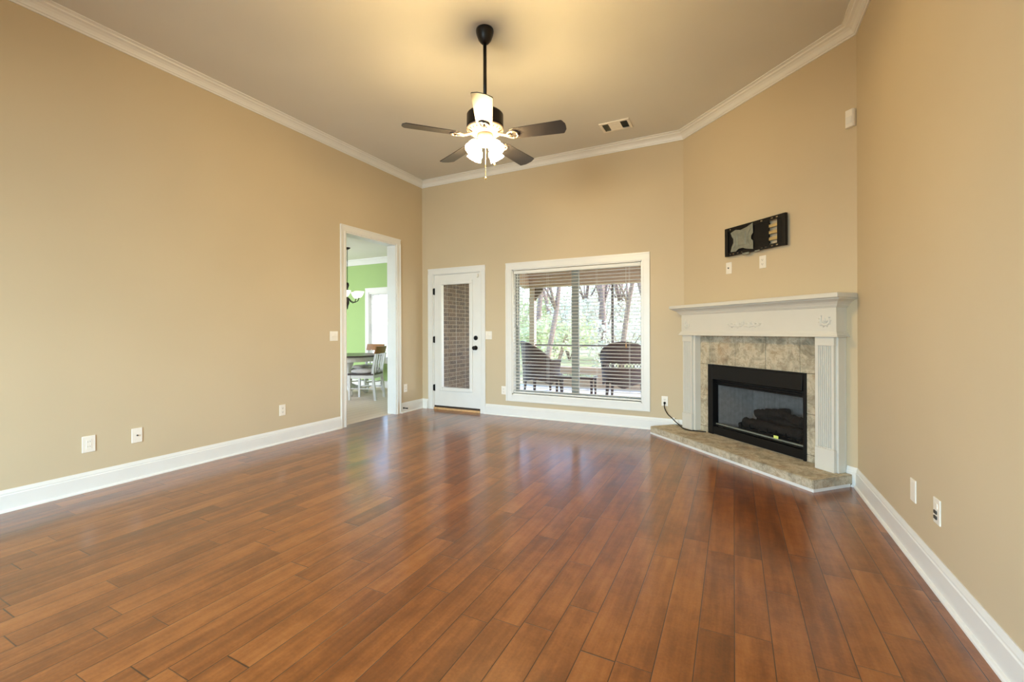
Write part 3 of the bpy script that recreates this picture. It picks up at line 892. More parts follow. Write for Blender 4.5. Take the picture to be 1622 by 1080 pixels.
for k in range(4):
    a = math.radians(28 + 45 + 90 * k)
    m = Matrix.Rotation(a, 4, 'Z')
    mb = MB(); mb.tube([m @ Vector(p) for p in ((0.03, 0, -0.865), (0.058, 0, -0.866), (0.076, 0, -0.880))], 0.010, 8)
    arm = mb.build('lamp_arm', M['fan_white'], t, smooth=True)
    mm = m @ Matrix.Translation((0.070, 0, -0.874)) @ Matrix.Rotation(math.radians(180 - 38), 4, 'Y')
    mb = MB(); mb.lathe([(0.020, 0.0), (0.026, 0.012), (0.044, 0.030), (0.052, 0.055), (0.050, 0.078), (0.058, 0.098), (0.050, 0.100), (0.0, 0.085)], 20, mm)
    mb.build('lamp_shade', M['shade'], arm, smooth=True)
for (cx, cy, zb) in ((0.010, -0.012, -1.145), (0.066, 0.03, -1.035)):
    mb = MB(); mb.tube([(cx, cy, -0.86), (cx, cy, zb + 0.02)], 0.0018, 5)
    ch = mb.build('pull_chain', M['brass'], t)
    mb = MB(); mb.lathe([(0.002, 0.022), (0.005, 0.016), (0.009, 0.004), (0.006, 0.0), (0.0, -0.001)], 10, Matrix.Translation((cx, cy, zb))); mb.build('chain_pull', M['brass'], ch, smooth=True)

# ------------------------------------------------------------------ fireplace: hearth, tile surround, mantel, insert
hearth_poly = [dwp(hl, 0.41), dwp(-2.345, 0.41), dwp(-2.345, 0.016), dwp(-4.19, 0.016), (hp[0] + 0.022, YB - 0.016)]
hx, hy = dwp(S0, 0)
t = thing('fireplace_hearth', 'low stone tiled hearth slab in front of the fireplace', 'hearth', (hx, hy, 0), 0)
loc = [(x - hx, y - hy) for x, y in hearth_poly]
mb = MB(); mb.prism(loc, lambda a, b: (a, b, 0.0), lambda a, b: (a, b, HEARTH - 0.004)); mb.build('core', M['grout'], t)
dv = Vector((1, -1, 0)) / R2; nv = Vector((-1, -1, 0)) / R2


def hq(s, off, z): return Vector((dv.x * (s - S0) + nv.x * off, dv.y * (s - S0) + nv.y * off, z))


mb = MB()                                     # top tiles and edge tiles with narrow joints
cuts = [hl + 0.0, -4.135, -3.79, -3.45, -3.11, -2.77, -2.43, -2.345]
for i in range(len(cuts) - 1):
    a, b = cuts[i] + (0.002 if i else 0), cuts[i + 1] - (0.002 if i < len(cuts) - 2 else 0)
    back = 0.017 if a > -4.2 else 0.085
    if b > -4.2 and a < -4.2: back = 0.10
    for o0, o1 in ((back, 0.195), (0.199, 0.412)):
        vs = [hq(a, o0, HEARTH - 0.004), hq(b, o0, HEARTH - 0.004), hq(b, o1, HEARTH - 0.004), hq(a, o1, HEARTH - 0.004)]
        vs += [v + Vector((0, 0, 0.004)) for v in vs]
        mb.add(vs, [(0, 1, 2, 3), (4, 5, 6, 7), (0, 1, 5, 4), (1, 2, 6, 5), (2, 3, 7, 6), (3, 0, 4, 7)])
mb.build('top_tile', M['stone'], t)
mb = MB()
for i in range(len(cuts) - 1):
    a, b = cuts[i] + 0.0015, cuts[i + 1] - 0.0015
    vs = [hq(a, 0.411, 0.024), hq(b, 0.411, 0.024), hq(b, 0.411, HEARTH - 0.0055), hq(a, 0.411, HEARTH - 0.0055)]
    vs += [v + nv * 0.006 for v in vs]
    mb.add(vs, [(0, 1, 2, 3), (4, 5, 6, 7), (0, 1, 5, 4), (1, 2, 6, 5), (2, 3, 7, 6), (3, 0, 4, 7)])
for o0, o1 in ((0.02, 0.20), (0.203, 0.415)):
    vs = [hq(-2.3445, o0, 0.024), hq(-2.3445, o1, 0.024), hq(-2.3445, o1, HEARTH - 0.0055), hq(-2.3445, o0, HEARTH - 0.0055)]
    vs += [v + dv * 0.005 for v in vs]
    mb.add(vs, [(0, 1, 2, 3), (4, 5, 6, 7), (0, 1, 5, 4), (1, 2, 6, 5), (2, 3, 7, 6), (3, 0, 4, 7)])
mb.build('edge_tile', M['stone'], t)
tp = [hq(hl - 0.006, 0.412, 0), hq(-2.341, 0.412, 0), hq(-2.341, 0.035, 0)]
mb = MB(); mb.sweep([(p.x, p.y) for p in reversed(tp)], [(0, 0.0), (0.017, 0.0), (0.016, 0.010), (0.010, 0.020), (0.0, 0.024)]); mb.build('shoe_moulding', M['trim'], t)

fb = fr_diag(S0)
t = thing('tile_surround', 'mottled tan stone tiles framing the black firebox', 'tile surround', fb['loc'], fb['rz'])
mb = MB(); wall_with_hole(mb, Matrix.Translation((0, -0.006, 0)), -0.755, 0.745, HEARTH, 1.16, 0.006, [(-0.535, 0.535, HEARTH, 0.80)]); mb.build('grout_bed', M['grout'], t)
mb = MB()
gx = [-0.752, -0.540, -0.202, 0.150, 0.488, 0.742]
for i in range(5):
    mb.box(gx[i] + 0.002, -0.013, 0.822, gx[i + 1] - 0.002, -0.006, 1.158)
for z0, z1 in ((HEARTH + 0.001, 0.146), (0.150, 0.482), (0.486, 0.818)):
    mb.box(-0.750, -0.013, z0, -0.546, -0.006, z1); mb.box(0.548, -0.013, z0, 0.740, -0.006, z1)
mb.build('stone_tile', M['stone'], t, bevel=0.0015)

t = thing('fireplace_mantel', 'white carved wooden fireplace mantel with fluted pilasters', 'mantel', fb['loc'], fb['rz'])
CB = HEARTH + 0.001
for side in (-1, 1):
    xc0, xc1 = (-0.860, -0.675) if side < 0 else (0.675, 0.860)
    mb = MB(); mb.box(xc0, -0.088, CB, xc1, -0.0135 if False else 0.0, 1.125) if False else None
    leg = MB(); leg.box(xc0, -0.088, CB, xc1, -0.0135, 1.125)
    # the outer strip reaches back to the wall
    ox0, ox1 = (-0.860, -0.760) if side < 0 else (0.752, 0.860)
    leg.box(ox0, -0.0134, CB, ox1, -0.0005, 1.125)
    L = leg.build('leg_case', M['mantel'], t, bevel=0.003)
    px0, px1 = (-0.842, -0.700) if side < 0 else (0.700, 0.842)
    w = px1 - px0
    prof = [(px0, -0.088), (px0, -0.112)]
    nfl = 7
    m0 = 0.016
    pitch = (w - 2 * m0) / nfl
    for k in range(nfl):
        a = px0 + m0 + k * pitch + pitch * 0.18
        b = a + pitch * 0.64
        prof += [(a, -0.112), (a + (b - a) * 0.22, -0.102), (a + (b - a) * 0.78, -0.102), (b, -0.112)]
    prof += [(px1, -0.112), (px1, -0.088)]
    mb = MB(); mb.prism(prof, lambda a, b: (a, b, 0.270), lambda a, b: (a, b, 1.058)); mb.build('pilaster', M['mantel'], t)
    mb = MB(); mb.box(px0 - 0.004, -0.116, 1.058, px1 + 0.004, -0.088, 1.125); mb.build('capital', M['mantel'], t, bevel=0.003)
    mb = MB(); mb.box(px0 - 0.005, -0.120, CB, px1 + 0.005, -0.088, 0.262); mb.box(px0 - 0.002, -0.115, 0.262, px1 + 0.002, -0.088, 0.270); mb.build('plinth', M['mantel'], t, bevel=0.004)
mb = MB(); mb.box(-0.862, -0.112, 1.150, 0.862, -0.0005, 1.372); mb.build('frieze', M['mantel'], t)


def around(hx_, prof):
    """moulding along front and both returns; prof = closed (offset outward, z)"""
    m_ = MB()
    path = [(hx_, 0.0), (hx_, -0.112), (-hx_, -0.112), (-hx_, 0.0)]
    # direction chosen so that 'right of travel' points outward
    path = path[::-1]
    return m_.sweep(path, prof)


mb = around(0.862, [(0, 1.126), (0.024, 1.126), (0.024, 1.134), (0.018, 1.140), (0.016, 1.150), (0.008, 1.160), (0.006, 1.168), (0, 1.170)])
mb.box(-0.862, -0.112, 1.126, 0.862, -0.0005, 1.150)
mb.build('neck_moulding', M['mantel'], t)
mb = around(0.862, [(0, 1.352), (0.008, 1.354), (0.012, 1.362), (0.018, 1.364), (0.024, 1.376), (0.040, 1.394), (0.064, 1.408), (0.076, 1.412), (0.078, 1.420), (0, 1.420)])
mb.box(-0.862, -0.112, 1.372, 0.862, -0.0005, 1.420)
mb.build('bed_moulding', M['mantel'], t)
mb = MB(); mb.prism([(-0.945, -0.0005), (-0.945, -0.218), (0.945, -0.218), (0.945, -0.0005)], lambda a, b: (a, b, 1.4205), lambda a, b: (a, b, 1.458)); mb.build('mantel_shelf', M['mantel'], t, bevel=0.007)


def scroll(mb, cx, cz, r, turns, sgn, rad=0.004, start=0.0):
    pts = []
    for k in range(26):
        q = k / 25
        a = start + q * turns * 2 * PI
        rr = r * (1 - 0.8 * q)
        pts.append((cx + sgn * rr * math.cos(a), -0.113, cz + rr * math.sin(a)))
    mb.tube(pts, [1.6 * rad * (1 - 0.4 * k / 25) for k in range(26)], 6)


def leafb(mb, cx, cz, ang, ln, wd):
    m_ = Matrix.Translation((cx, -0.113, cz)) @ Matrix.Rotation(ang, 4, 'Y')
    vs = [(0, 0, 0), (ln * 0.45, 0, wd), (ln, 0, 0), (ln * 0.45, 0, -wd), (ln * 0.45, -0.012, 0)]
    mb.add([m_ @ Vector(v) for v in vs], [(0, 1, 4), (1, 2, 4), (2, 3, 4), (3, 0, 4), (0, 3, 2, 1)])


mb = MB()
for s_ in (-1, 1):
    scroll(mb, 0.038 * s_ - 0.0, 1.238, 0.026, 1.2, s_, 0.0045, PI)
    scroll(mb, 0.098 * s_, 1.236, 0.020, 1.2, s_, 0.004, PI * 0.6)
    scroll(mb, 0.150 * s_, 1.232, 0.016, 1.1, -s_, 0.0035, 0.2)
    mb.tube([(0.012 * s_, -0.113, 1.222), (0.06 * s_, -0.113, 1.214), (0.11 * s_, -0.113, 1.222), (0.17 * s_, -0.113, 1.224), (0.198 * s_, -0.113, 1.236)], [0.008, 0.0075, 0.0065, 0.005, 0.003], 6)
    for cx, cz, an in ((0.07, 1.245, -0.6), (0.125, 1.240, -0.4), (0.17, 1.236, -0.3), (0.055, 1.214, 0.5), (0.12, 1.216, 0.4)):
        leafb(mb, cx * s_, cz, an if s_ > 0 else PI - an, 0.030, 0.007)
leafb(mb, 0, 1.235, -PI / 2, 0.042, 0.010); leafb(mb, 0, 1.228, -PI / 2 - 0.6, 0.034, 0.008); leafb(mb, 0, 1.228, -PI / 2 + 0.6, 0.034, 0.008)
mb.build('carved_spray', M['mantel'], t)
for s_ in (-1, 1):
    mb = MB(); cx = 0.775 * s_
    mb.tube([(cx + 0.036 * math.cos(a), -0.113, 1.252 + 0.036 * math.sin(a)) for a in [PI * 0.75 + q * PI * 1.5 / 20 for q in range(21)]], [0.0055 + 0.003 * math.sin(PI * q / 20) for q in range(21)], 6)
    for k in range(9):
        a = PI * 0.75 + k * PI * 1.5 / 8
        leafb(mb, cx + 0.036 * math.cos(a), 1.252 + 0.036 * math.sin(a), -a + 0.7, 0.022, 0.006)
    leafb(mb, cx, 1.230, -PI / 2, 0.046, 0.010); leafb(mb, cx + 0.006, 1.232, -PI / 2 + 0.7, 0.032, 0.007); leafb(mb, cx - 0.006, 1.232, -PI / 2 - 0.7, 0.032, 0.007)
    mb.build('carved_wreath', M['mantel'], t)

# gas insert
t = thing('fireplace_insert', 'black metal gas firebox with hood and mesh screen', 'fireplace insert', (fb['loc'][0], fb['loc'][1], HEARTH), fb['rz'])
zb = 0.0; zt = 0.82 - HEARTH
mb = MB()
mb.box(-0.552, -0.030, 0.0, -0.482, 0.03, zt); mb.box(0.526, -0.030, 0.0, 0.548, 0.03, zt)
mb.box(-0.482, -0.026, zt - 0.012, 0.526, 0.03, zt)
mb.build('frame', M['black_metal'], t, bevel=0.003)
mb = MB(); mb.prism([(-0.034, zt - 0.150), (-0.044, zt - 0.146), (-0.030, zt - 0.012), (0.02, zt - 0.012), (0.02, zt - 0.150)], lambda a, b: (-0.482, a, b), lambda a, b: (0.526, a, b)); mb.build('hood', M['black_metal'], t, bevel=0.002)
mb = MB(); mb.box(-0.482, 0.030, zt - 0.215, 0.526, 0.036, zt - 0.150)
for k in range(3): mb.box(-0.482, 0.010, zt - 0.162 - 0.020 * k, 0.526, 0.030, zt - 0.158 - 0.020 * k)
mb.build('upper_louver', M['black_metal'], t)
mb = MB(); mb.box(-0.482, -0.026, 0.006, 0.526, 0.0, 0.088); mb.box(-0.482, -0.014, 0.094, 0.526, 0.02, 0.104); mb.build('lower_panel', M['black_metal'], t, bevel=0.003)
mb = MB(); mb.box(-0.482, 0.012, 0.104, 0.526, 0.030, 0.116); mb.build('screen_rail', M['steel'], t)
mb = MB(); mb.quad((-0.482, 0.034, 0.110), (0.526, 0.034, 0.110), (0.526, 0.034, zt - 0.20), (-0.482, 0.034, zt - 0.20)); mb.build('mesh_screen', M['screen'], t)
mb = MB()
mb.box(-0.515, 0.04, 0.03, -0.50, 0.50, zt - 0.10); mb.box(0.50, 0.04, 0.03, 0.515, 0.50, zt - 0.10)
mb.box(-0.515, 0.04, zt - 0.10, 0.515, 0.50, zt - 0.085); mb.box(-0.515, 0.04, 0.03, 0.515, 0.50, 0.06)
mb.box(-0.515, 0.50, 0.03, 0.515, 0.51, zt - 0.085)
mb.build('firebox_shell', M['black_metal'], t)
mb = MB(); mb.add([(-0.498, 0.06, 0.06), (-0.42, 0.44, 0.06), (-0.42, 0.44, zt - 0.20), (-0.498, 0.06, zt - 0.13)], [(0, 1, 2, 3)]); mb.build('side_panel', M['firebrick'], t, solid=0.01)
mb = MB(); mb.add([(0.498, 0.06, 0.06), (0.42, 0.44, 0.06), (0.42, 0.44, zt - 0.20), (0.498, 0.06, zt - 0.13)], [(3, 2, 1, 0)]); mb.build('side_panel', M['firebrick'], t, solid=0.01)
mb = MB(); mb.quad((-0.42, 0.45, 0.06), (0.42, 0.45, 0.06), (0.42, 0.45, zt - 0.20), (-0.42, 0.45, zt - 0.20)); mb.build('back_panel', M['firebrick'], t, solid=0.01)
mb = MB(); mb.box(0.215, 0.006, 0.1165, 0.262, 0.010, 0.142); mb.build('sticker', M['sticker'], t)
INS = t
ins_m = Matrix.Translation((fb['loc'][0], fb['loc'][1], HEARTH)) @ Matrix.Rotation(fb['rz'], 4, 'Z')
g = thing('log_grate', 'black iron grate under the logs in the firebox', 'grate', tuple(ins_m @ Vector((0.05, 0.22, 0.061))), fb['rz'])
mb = MB()
for k in range(7):
    x = -0.30 + 0.1 * k
    mb.tube([(x, -0.11, 0.10), (x, -0.10, 0.055), (x, 0.12, 0.055), (x, 0.13, 0.10)], 0.008, 6)
mb.tube([(-0.32, -0.06, 0.045), (0.32, -0.06, 0.045)], 0.008, 6); mb.tube([(-0.32, 0.09, 0.045), (0.32, 0.09, 0.045)], 0.008, 6)
mb.build('bar', M['black_metal'], g)
for x in (-0.3, 0.3):
    for y in (-0.06, 0.09):
        mb = MB(); mb.tube([(x, y, 0.0), (x, y, 0.045)], 0.008, 6); mb.build('leg', M['black_metal'], g)
rnd = random.Random(5)


def log(p0, p1, r, label):
    mb_ = MB()
    a, b = Vector(p0), Vector(p1)
    pts, rs = [], []
    for k in range(15):
        q = k / 14
        p = a.lerp(b, q) + Vector((rnd.uniform(-1, 1), rnd.uniform(-1, 1), rnd.uniform(-1, 1))) * r * 0.13
        pts.append(p); rs.append(r * (1 + rnd.uniform(-0.16, 0.16)))
    c_ = (a + b) / 2
    mb_.tube([p - c_ for p in pts], rs, 11)
    o_ = mb_.build('ceramic_log', M['log'], None, smooth=True)
    o_.location = ins_m @ c_
    o_.rotation_euler = (0, 0, fb['rz'])
    tag(o_, label, 'log', 'gas logs in the firebox')


log((-0.20, 0.31, 0.185), (0.40, 0.33, 0.185), 0.062, 'dark ceramic log lying at the back of the firebox')
log((-0.24, 0.155, 0.170), (0.37, 0.145, 0.170), 0.045, 'dark ceramic log lying at the front of the grate')
log((-0.14, 0.19, 0.262), (0.12, 0.30, 0.302), 0.042, 'dark ceramic log crossing on top, left side of the pile')
log((0.06, 0.27, 0.300), (0.37, 0.18, 0.262), 0.040, 'dark ceramic log crossing on top, right side of the pile')
log((-0.30, 0.13, 0.105), (-0.215, 0.30, 0.150), 0.036, 'short dark ceramic log low at the left of the pile')
mb = MB()
for k in range(60):
    x, y = rnd.uniform(-0.32, 0.40), rnd.uniform(0.085, 0.13)
    s_ = rnd.uniform(0.007, 0.014)
    mb.lathe([(0.0, 0.0), (s_, s_ * 0.5), (s_ * 0.7, s_ * 1.3), (0, s_ * 1.5)], 5, Matrix.Translation((x - 0.04, y - 0.1, 0)))
o = mb.build('ember_rocks', M['ember']); o.location = ins_m @ Vector((0.04, 0.1, 0.061)); o.rotation_euler = (0, 0, fb['rz'])
o['kind'] = 'stuff'; tag(o, 'loose grey ember rocks on the firebox floor', 'embers')

# ------------------------------------------------------------------ television bracket
f = fr_diag(-3.202, 2.060)
t = thing('television_bracket', 'black metal television wall bracket above the mantel', 'wall bracket', f['loc'], f['rz'])
BW, BH = 0.338, 0.140
for side in (-1, 1):
    mb = MB(); z0, z1 = (BH - 0.034, BH) if side > 0 else (-BH, -BH + 0.034)
    # rail with slots: two thin strips and the webs between the slots
    mb.box(-BW, -0.045, z0, BW, -0.041, z0 + 0.011); mb.box(-BW, -0.045, z1 - 0.011, BW, -0.041, z1)
    slots = [-0.28, -0.235, -0.185, -0.140, 0.09, 0.135, 0.20, 0.25] if side < 0 else [-0.28, 0.09, 0.20, 0.25]
    edges = [-BW] + [v for s_ in slots for v in (s_ - 0.012, s_ + 0.012)] + [BW]
    for i in range(0, len(edges), 2): mb.box(edges[i], -0.045, z0 + 0.011, edges[i + 1], -0.041, z1 - 0.011)
    mb.box(-BW, -0.041, z1 - 0.003 if side > 0 else z0, BW, -0.022, z1 if side > 0 else z0 + 0.003)
    mb.build('rail', M['black_metal'], t)
    x0, x1 = (-BW, -BW + 0.036) if side < 0 else (BW - 0.034, BW)
    mb = MB(); mb.box(x0, -0.052, -BH, x1, -0.020, BH); mb.build('side_bar', M['black_metal'], t, bevel=0.004)
mb = MB(); mb.box(0.250, -0.040, -BH + 0.03, 0.306, -0.034, BH - 0.03)
mb.box(0.01, -0.040, -BH + 0.03, 0.165, -0.030, BH - 0.03); mb.box(-0.30, -0.036, -BH + 0.03, 0.01, -0.030, BH - 0.03)
mb.build('backing_panel', M['black_plastic'], t)
mb = MB()
for z in (-0.058, 0.0, 0.058): mb.box(0.165, -0.038, z - 0.013, 0.300, -0.032, z + 0.013)
mb.build('slit_strip', M['brass'], t)  # pale strips added for the wall showing through the bracket's slits
gp = [(-0.262, 0.086), (-0.200, 0.106), (-0.140, 0.092), (-0.07, 0.104), (0.0, 0.128), (0.004, 0.035), (-0.018, 0.012), (-0.018, -0.018), (0.004, -0.04), (0.004, -0.118), (-0.08, -0.100), (-0.115, -0.085), (-0.165, -0.088), (-0.20, -0.108), (-0.262, -0.102), (-0.246, -0.05), (-0.228, -0.02), (-0.228, 0.02), (-0.246, 0.045)]
mb = MB(); mb.prism(gp, lambda a, b: (a, -0.052, b), lambda a, b: (a, -0.046, b)); pl = mb.build('mounting_plate', M['steel'], t, bevel=0.0015)
mb = MB()
sq = [(-0.178, -0.058), (-0.178, 0.056), (-0.082, 0.064), (-0.082, -0.054)]
mb.tube([(x, -0.053, z) for x, z in sq + sq[:1]], 0.004, 6)
for s_ in (1, -1):
    mb.tube([(-0.235 if s_ > 0 else -0.02, -0.053, -0.08), (-0.205 if s_ > 0 else -0.052, -0.053, -0.035), (-0.205 if s_ > 0 else -0.052, -0.053, 0.035), (-0.235 if s_ > 0 else -0.02, -0.053, 0.085)], 0.003, 5)
mb.build('embossed_rib', M['steel'], pl)
mb = MB(); mb.box(-0.120, -0.050, -BH - 0.016, -0.045, -0.044, -BH + 0.004); mb.build('release_tab', M['steel'], t)
mb = MB(); mb.box(0.022, -0.050, -BH - 0.010, 0.075, -0.044, -BH + 0.004); mb.build('release_tab', M['steel'], t)
mb = MB(); mb.box(-0.27, -0.0301, -0.09, 0.15, -0.001, -0.075); mb.box(-0.27, -0.0301, 0.075, 0.15, -0.001, 0.09); mb.build('wall_arm', M['black_metal'], t)

# ------------------------------------------------------------------ power cord on the hearth
ox, oz = -0.726, 0.349 - 0.020
t = thing('power_cord', 'black power cord running from the outlet to the firebox', 'cord', (ox, YB - 0.009, oz))
mb = MB(); mb.lathe([(0.013, 0.0), (0.014, 0.012), (0.010, 0.028), (0.005, 0.036)], 12, Matrix.Rotation(PI / 2, 4, 'X')); mb.build('plug', M['black_plastic'], t, smooth=True)


def bez(pts, n=10):
    out = []
    P = [Vector(p) for p in pts]
    for i in range(len(P) - 1):
        p0, p1, p2, p3 = P[max(i - 1, 0)], P[i], P[i + 1], P[min(i + 2, len(P) - 1)]
        for k in range(n):
            q = k / n
            out.append(0.5 * ((2 * p1) + (-p0 + p2) * q + (2 * p0 - 5 * p1 + 4 * p2 - p3) * q * q + (-p0 + 3 * p1 - 3 * p2 + p3) * q ** 3))
    out.append(P[-1])
    return out


wp = [(ox, YB - 0.044, oz), (ox + 0.004, YB - 0.050, oz - 0.055), (ox + 0.035, YB - 0.034, oz - 0.125), (ox + 0.085, YB - 0.030, 0.158), (ox + 0.125, YB - 0.030, 0.118), (ox + 0.165, YB - 0.055, 0.0945)]
s1 = dwp(-4.06, 0.150); s2 = dwp(-3.95, 0.165); s3 = dwp(-3.86, 0.09); s4 = dwp(-3.815, 0.045)
wp += [(s1[0], s1[1], 0.0945), (s2[0], s2[1], 0.0945), (s3[0], s3[1], 0.0945), (s4[0], s4[1], 0.0945)]
mb = MB(); mb.tube([p - Vector((ox, YB - 0.009, oz)) for p in bez(wp)], 0.0055, 7); mb.build('cable', M['black_plastic'], t, smooth=True)
t = thing('cord_adapter', 'small white cord adapter clipped on the baseboard beside the mantel', 'adapter', (ox + 0.125, YB - 0.0152, HEARTH))
mb = MB(); mb.box(-0.030, -0.012, 0.004, 0.030, 0.0, 0.060); mb.build('adapter_box', M['plate'], t, bevel=0.004)
mb = MB(); mb.box(-0.040, -0.010, 0.0605, -0.012, 0.004, 0.078); mb.build('cable_clip', M['plate'], t, bevel=0.003)

# ------------------------------------------------------------------ dining room through the opening
DXL, DYB, DYF, DZC = -9.0, 7.05, 2.2, 2.74
XD = XL - T
mb = MB(); mb.box(DXL, DYF, -0.06, XD + 0.079, DYB, -0.0005); structure(mb.build('floor_dining', M['dining_floor']), 'pale wood look tile floor of the dining room', 'floor')
mb = MB(); mb.box(DXL, DYF, DZC, XD, DYB, DZC + 0.1); structure(mb.build('ceiling_dining', M['white_ceiling']), 'white ceiling of the dining room', 'ceiling')
VX0, VX1, VZ0, VZ1 = -7.01, -6.02, 0.60, 2.02
mb = MB(); wall_with_hole(mb, Matrix.Translation((0, DYB, 0)), DXL, XD, 0, DZC + 0.1, 0.14, [(VX0, VX1, VZ0, VZ1)]); structure(mb.build('wall_dining_back', M['green']), 'green painted dining room wall with a window', 'wall')
mb = MB(); wall_with_hole(mb, Matrix.Translation((DXL, 0, 0)) @ Matrix.Rotation(PI / 2, 4, 'Z'), DYF, DYB, 0, DZC, 0.1, []); structure(mb.build('wall_dining_left', M['pale']), 'pale painted far side wall of the dining room', 'wall')
mb = MB(); wall_with_hole(mb, Matrix.Translation((0, DYF - 0.1, 0)), DXL, XD, 0, DZC, 0.1, [(-8.55, -6.75, 0.55, 2.45)]); structure(mb.build('wall_dining_front', M['pale']), 'pale painted near wall of the dining room', 'wall')
mb = MB(); mb.box(XD - 0.006, DYF, 0, XD - 0.0003, OP0 - 0.0, DZC); mb.box(XD - 0.006, OP1, 0, XD - 0.0003, DYB, DZC); mb.box(XD - 0.006, OP0, OPZ, XD - 0.0003, OP1, DZC)
structure(mb.build('wall_dining_right', M['pale']), 'pale painted dining side of the shared wall', 'wall')
mb = MB(); mb.sweep([(XD - 0.006, DYF), (DXL, DYF), (DXL, DYB), (XD - 0.006, DYB)], [(0, DZC - 0.115), (0.012, DZC - 0.115), (0.03, DZC - 0.085), (0.08, DZC - 0.025), (0.1, DZC - 0.02), (0.1, DZC), (0, DZC)])
structure(mb.build('trim_dining_crown', M['trim']), 'cream crown moulding of the dining room', 'moulding')
mb = MB(); mb.sweep([(DXL, DYB), (XD - 0.006, DYB)], [(0, 0), (0.016, 0), (0.016, 0.12), (0.004, 0.14), (0, 0.14)])
structure(mb.build('baseboard_dining', M['trim']), 'white baseboard of the dining room', 'baseboard')
t = thing('window_2', 'white dining room window in the green wall', 'window', (0, DYB, 0)); t['kind'] = 'structure'
mb = MB(); casing(mb, None, VX0, VX1, VZ0, VZ1, 0.095, four=True); mb.build('casing', M['trim'], t)
mb = MB(); zm = 1.30
wall_with_hole(mb, Matrix.Translation((0, 0.06, 0)), VX0, VX1, VZ0, VZ1, 0.05, [(VX0 + 0.06, VX1 - 0.06, VZ0 + 0.05, zm - 0.02), (VX0 + 0.06, VX1 - 0.06, zm + 0.02, VZ1 - 0.05)]); mb.build('sash', M['trim'], t)
mb = MB(); mb.box(VX0, 0.001, VZ0, VX0 + 0.01, 0.059, VZ1); mb.box(VX1 - 0.01, 0.001, VZ0, VX1, 0.059, VZ1); mb.box(VX0 + 0.01, 0.001, VZ0, VX1 - 0.01, 0.059, VZ0 + 0.01); mb.box(VX0 + 0.01, 0.001, VZ1 - 0.01, VX1 - 0.01, 0.059, VZ1); mb.build('jamb', M['trim'], t)
mb = MB(); mb.box(VX0 + 0.05, 0.085, VZ0 + 0.04, VX1 - 0.05, 0.089, VZ1 - 0.04); mb.build('glass_pane', M['glass'], t)
t = thing('window_blind', 'white open slat blind in the dining room window', 'blind', ((VX0 + VX1) / 2, DYB + 0.028, VZ0))
mb = MB()
for k in range(36):
    z = 0.03 + k * 0.038
    mb.box(-0.48, -0.020, z, 0.48, 0.020, z + 0.002, )
mb.build('slats', M['blind'], t)
mb = MB(); mb.box(-0.485, -0.022, 1.385, 0.485, 0.022, 1.415); mb.build('headrail', M['blind'], t)

TX, TY = -6.45, 5.95
t = thing('dining_table', 'round pedestal dining table with dark top and white base', 'table', (TX, TY, 0))
mb = MB(); mb.lathe([(0.0, 0.722), (0.62, 0.722), (0.632, 0.730), (0.632, 0.744), (0.622, 0.752), (0.0, 0.752)], 48); mb.build('tabletop', M['table_top'], t)
mb = MB(); mb.lathe([(0.0, 0.640), (0.585, 0.640), (0.585, 0.7215), (0.0, 0.7215)], 48); mb.build('apron', M['white_wood'], t)
mb = MB(); mb.lathe([(0.13, 0.10), (0.13, 0.16), (0.07, 0.22), (0.085, 0.38), (0.06, 0.46), (0.10, 0.58), (0.12, 0.64)], 24); mb.build('pedestal', M['white_wood'], t, smooth=True)
for k in range(4):
    a = PI / 4 + k * PI / 2 + 0.2
    mb = MB(); mb.tube([(0.08 * math.cos(a), 0.08 * math.sin(a), 0.16), (0.24 * math.cos(a), 0.24 * math.sin(a), 0.10), (0.36 * math.cos(a), 0.36 * math.sin(a), 0.035)], [0.045, 0.04, 0.035], 8); mb.build('foot', M['white_wood'], t, smooth=True)


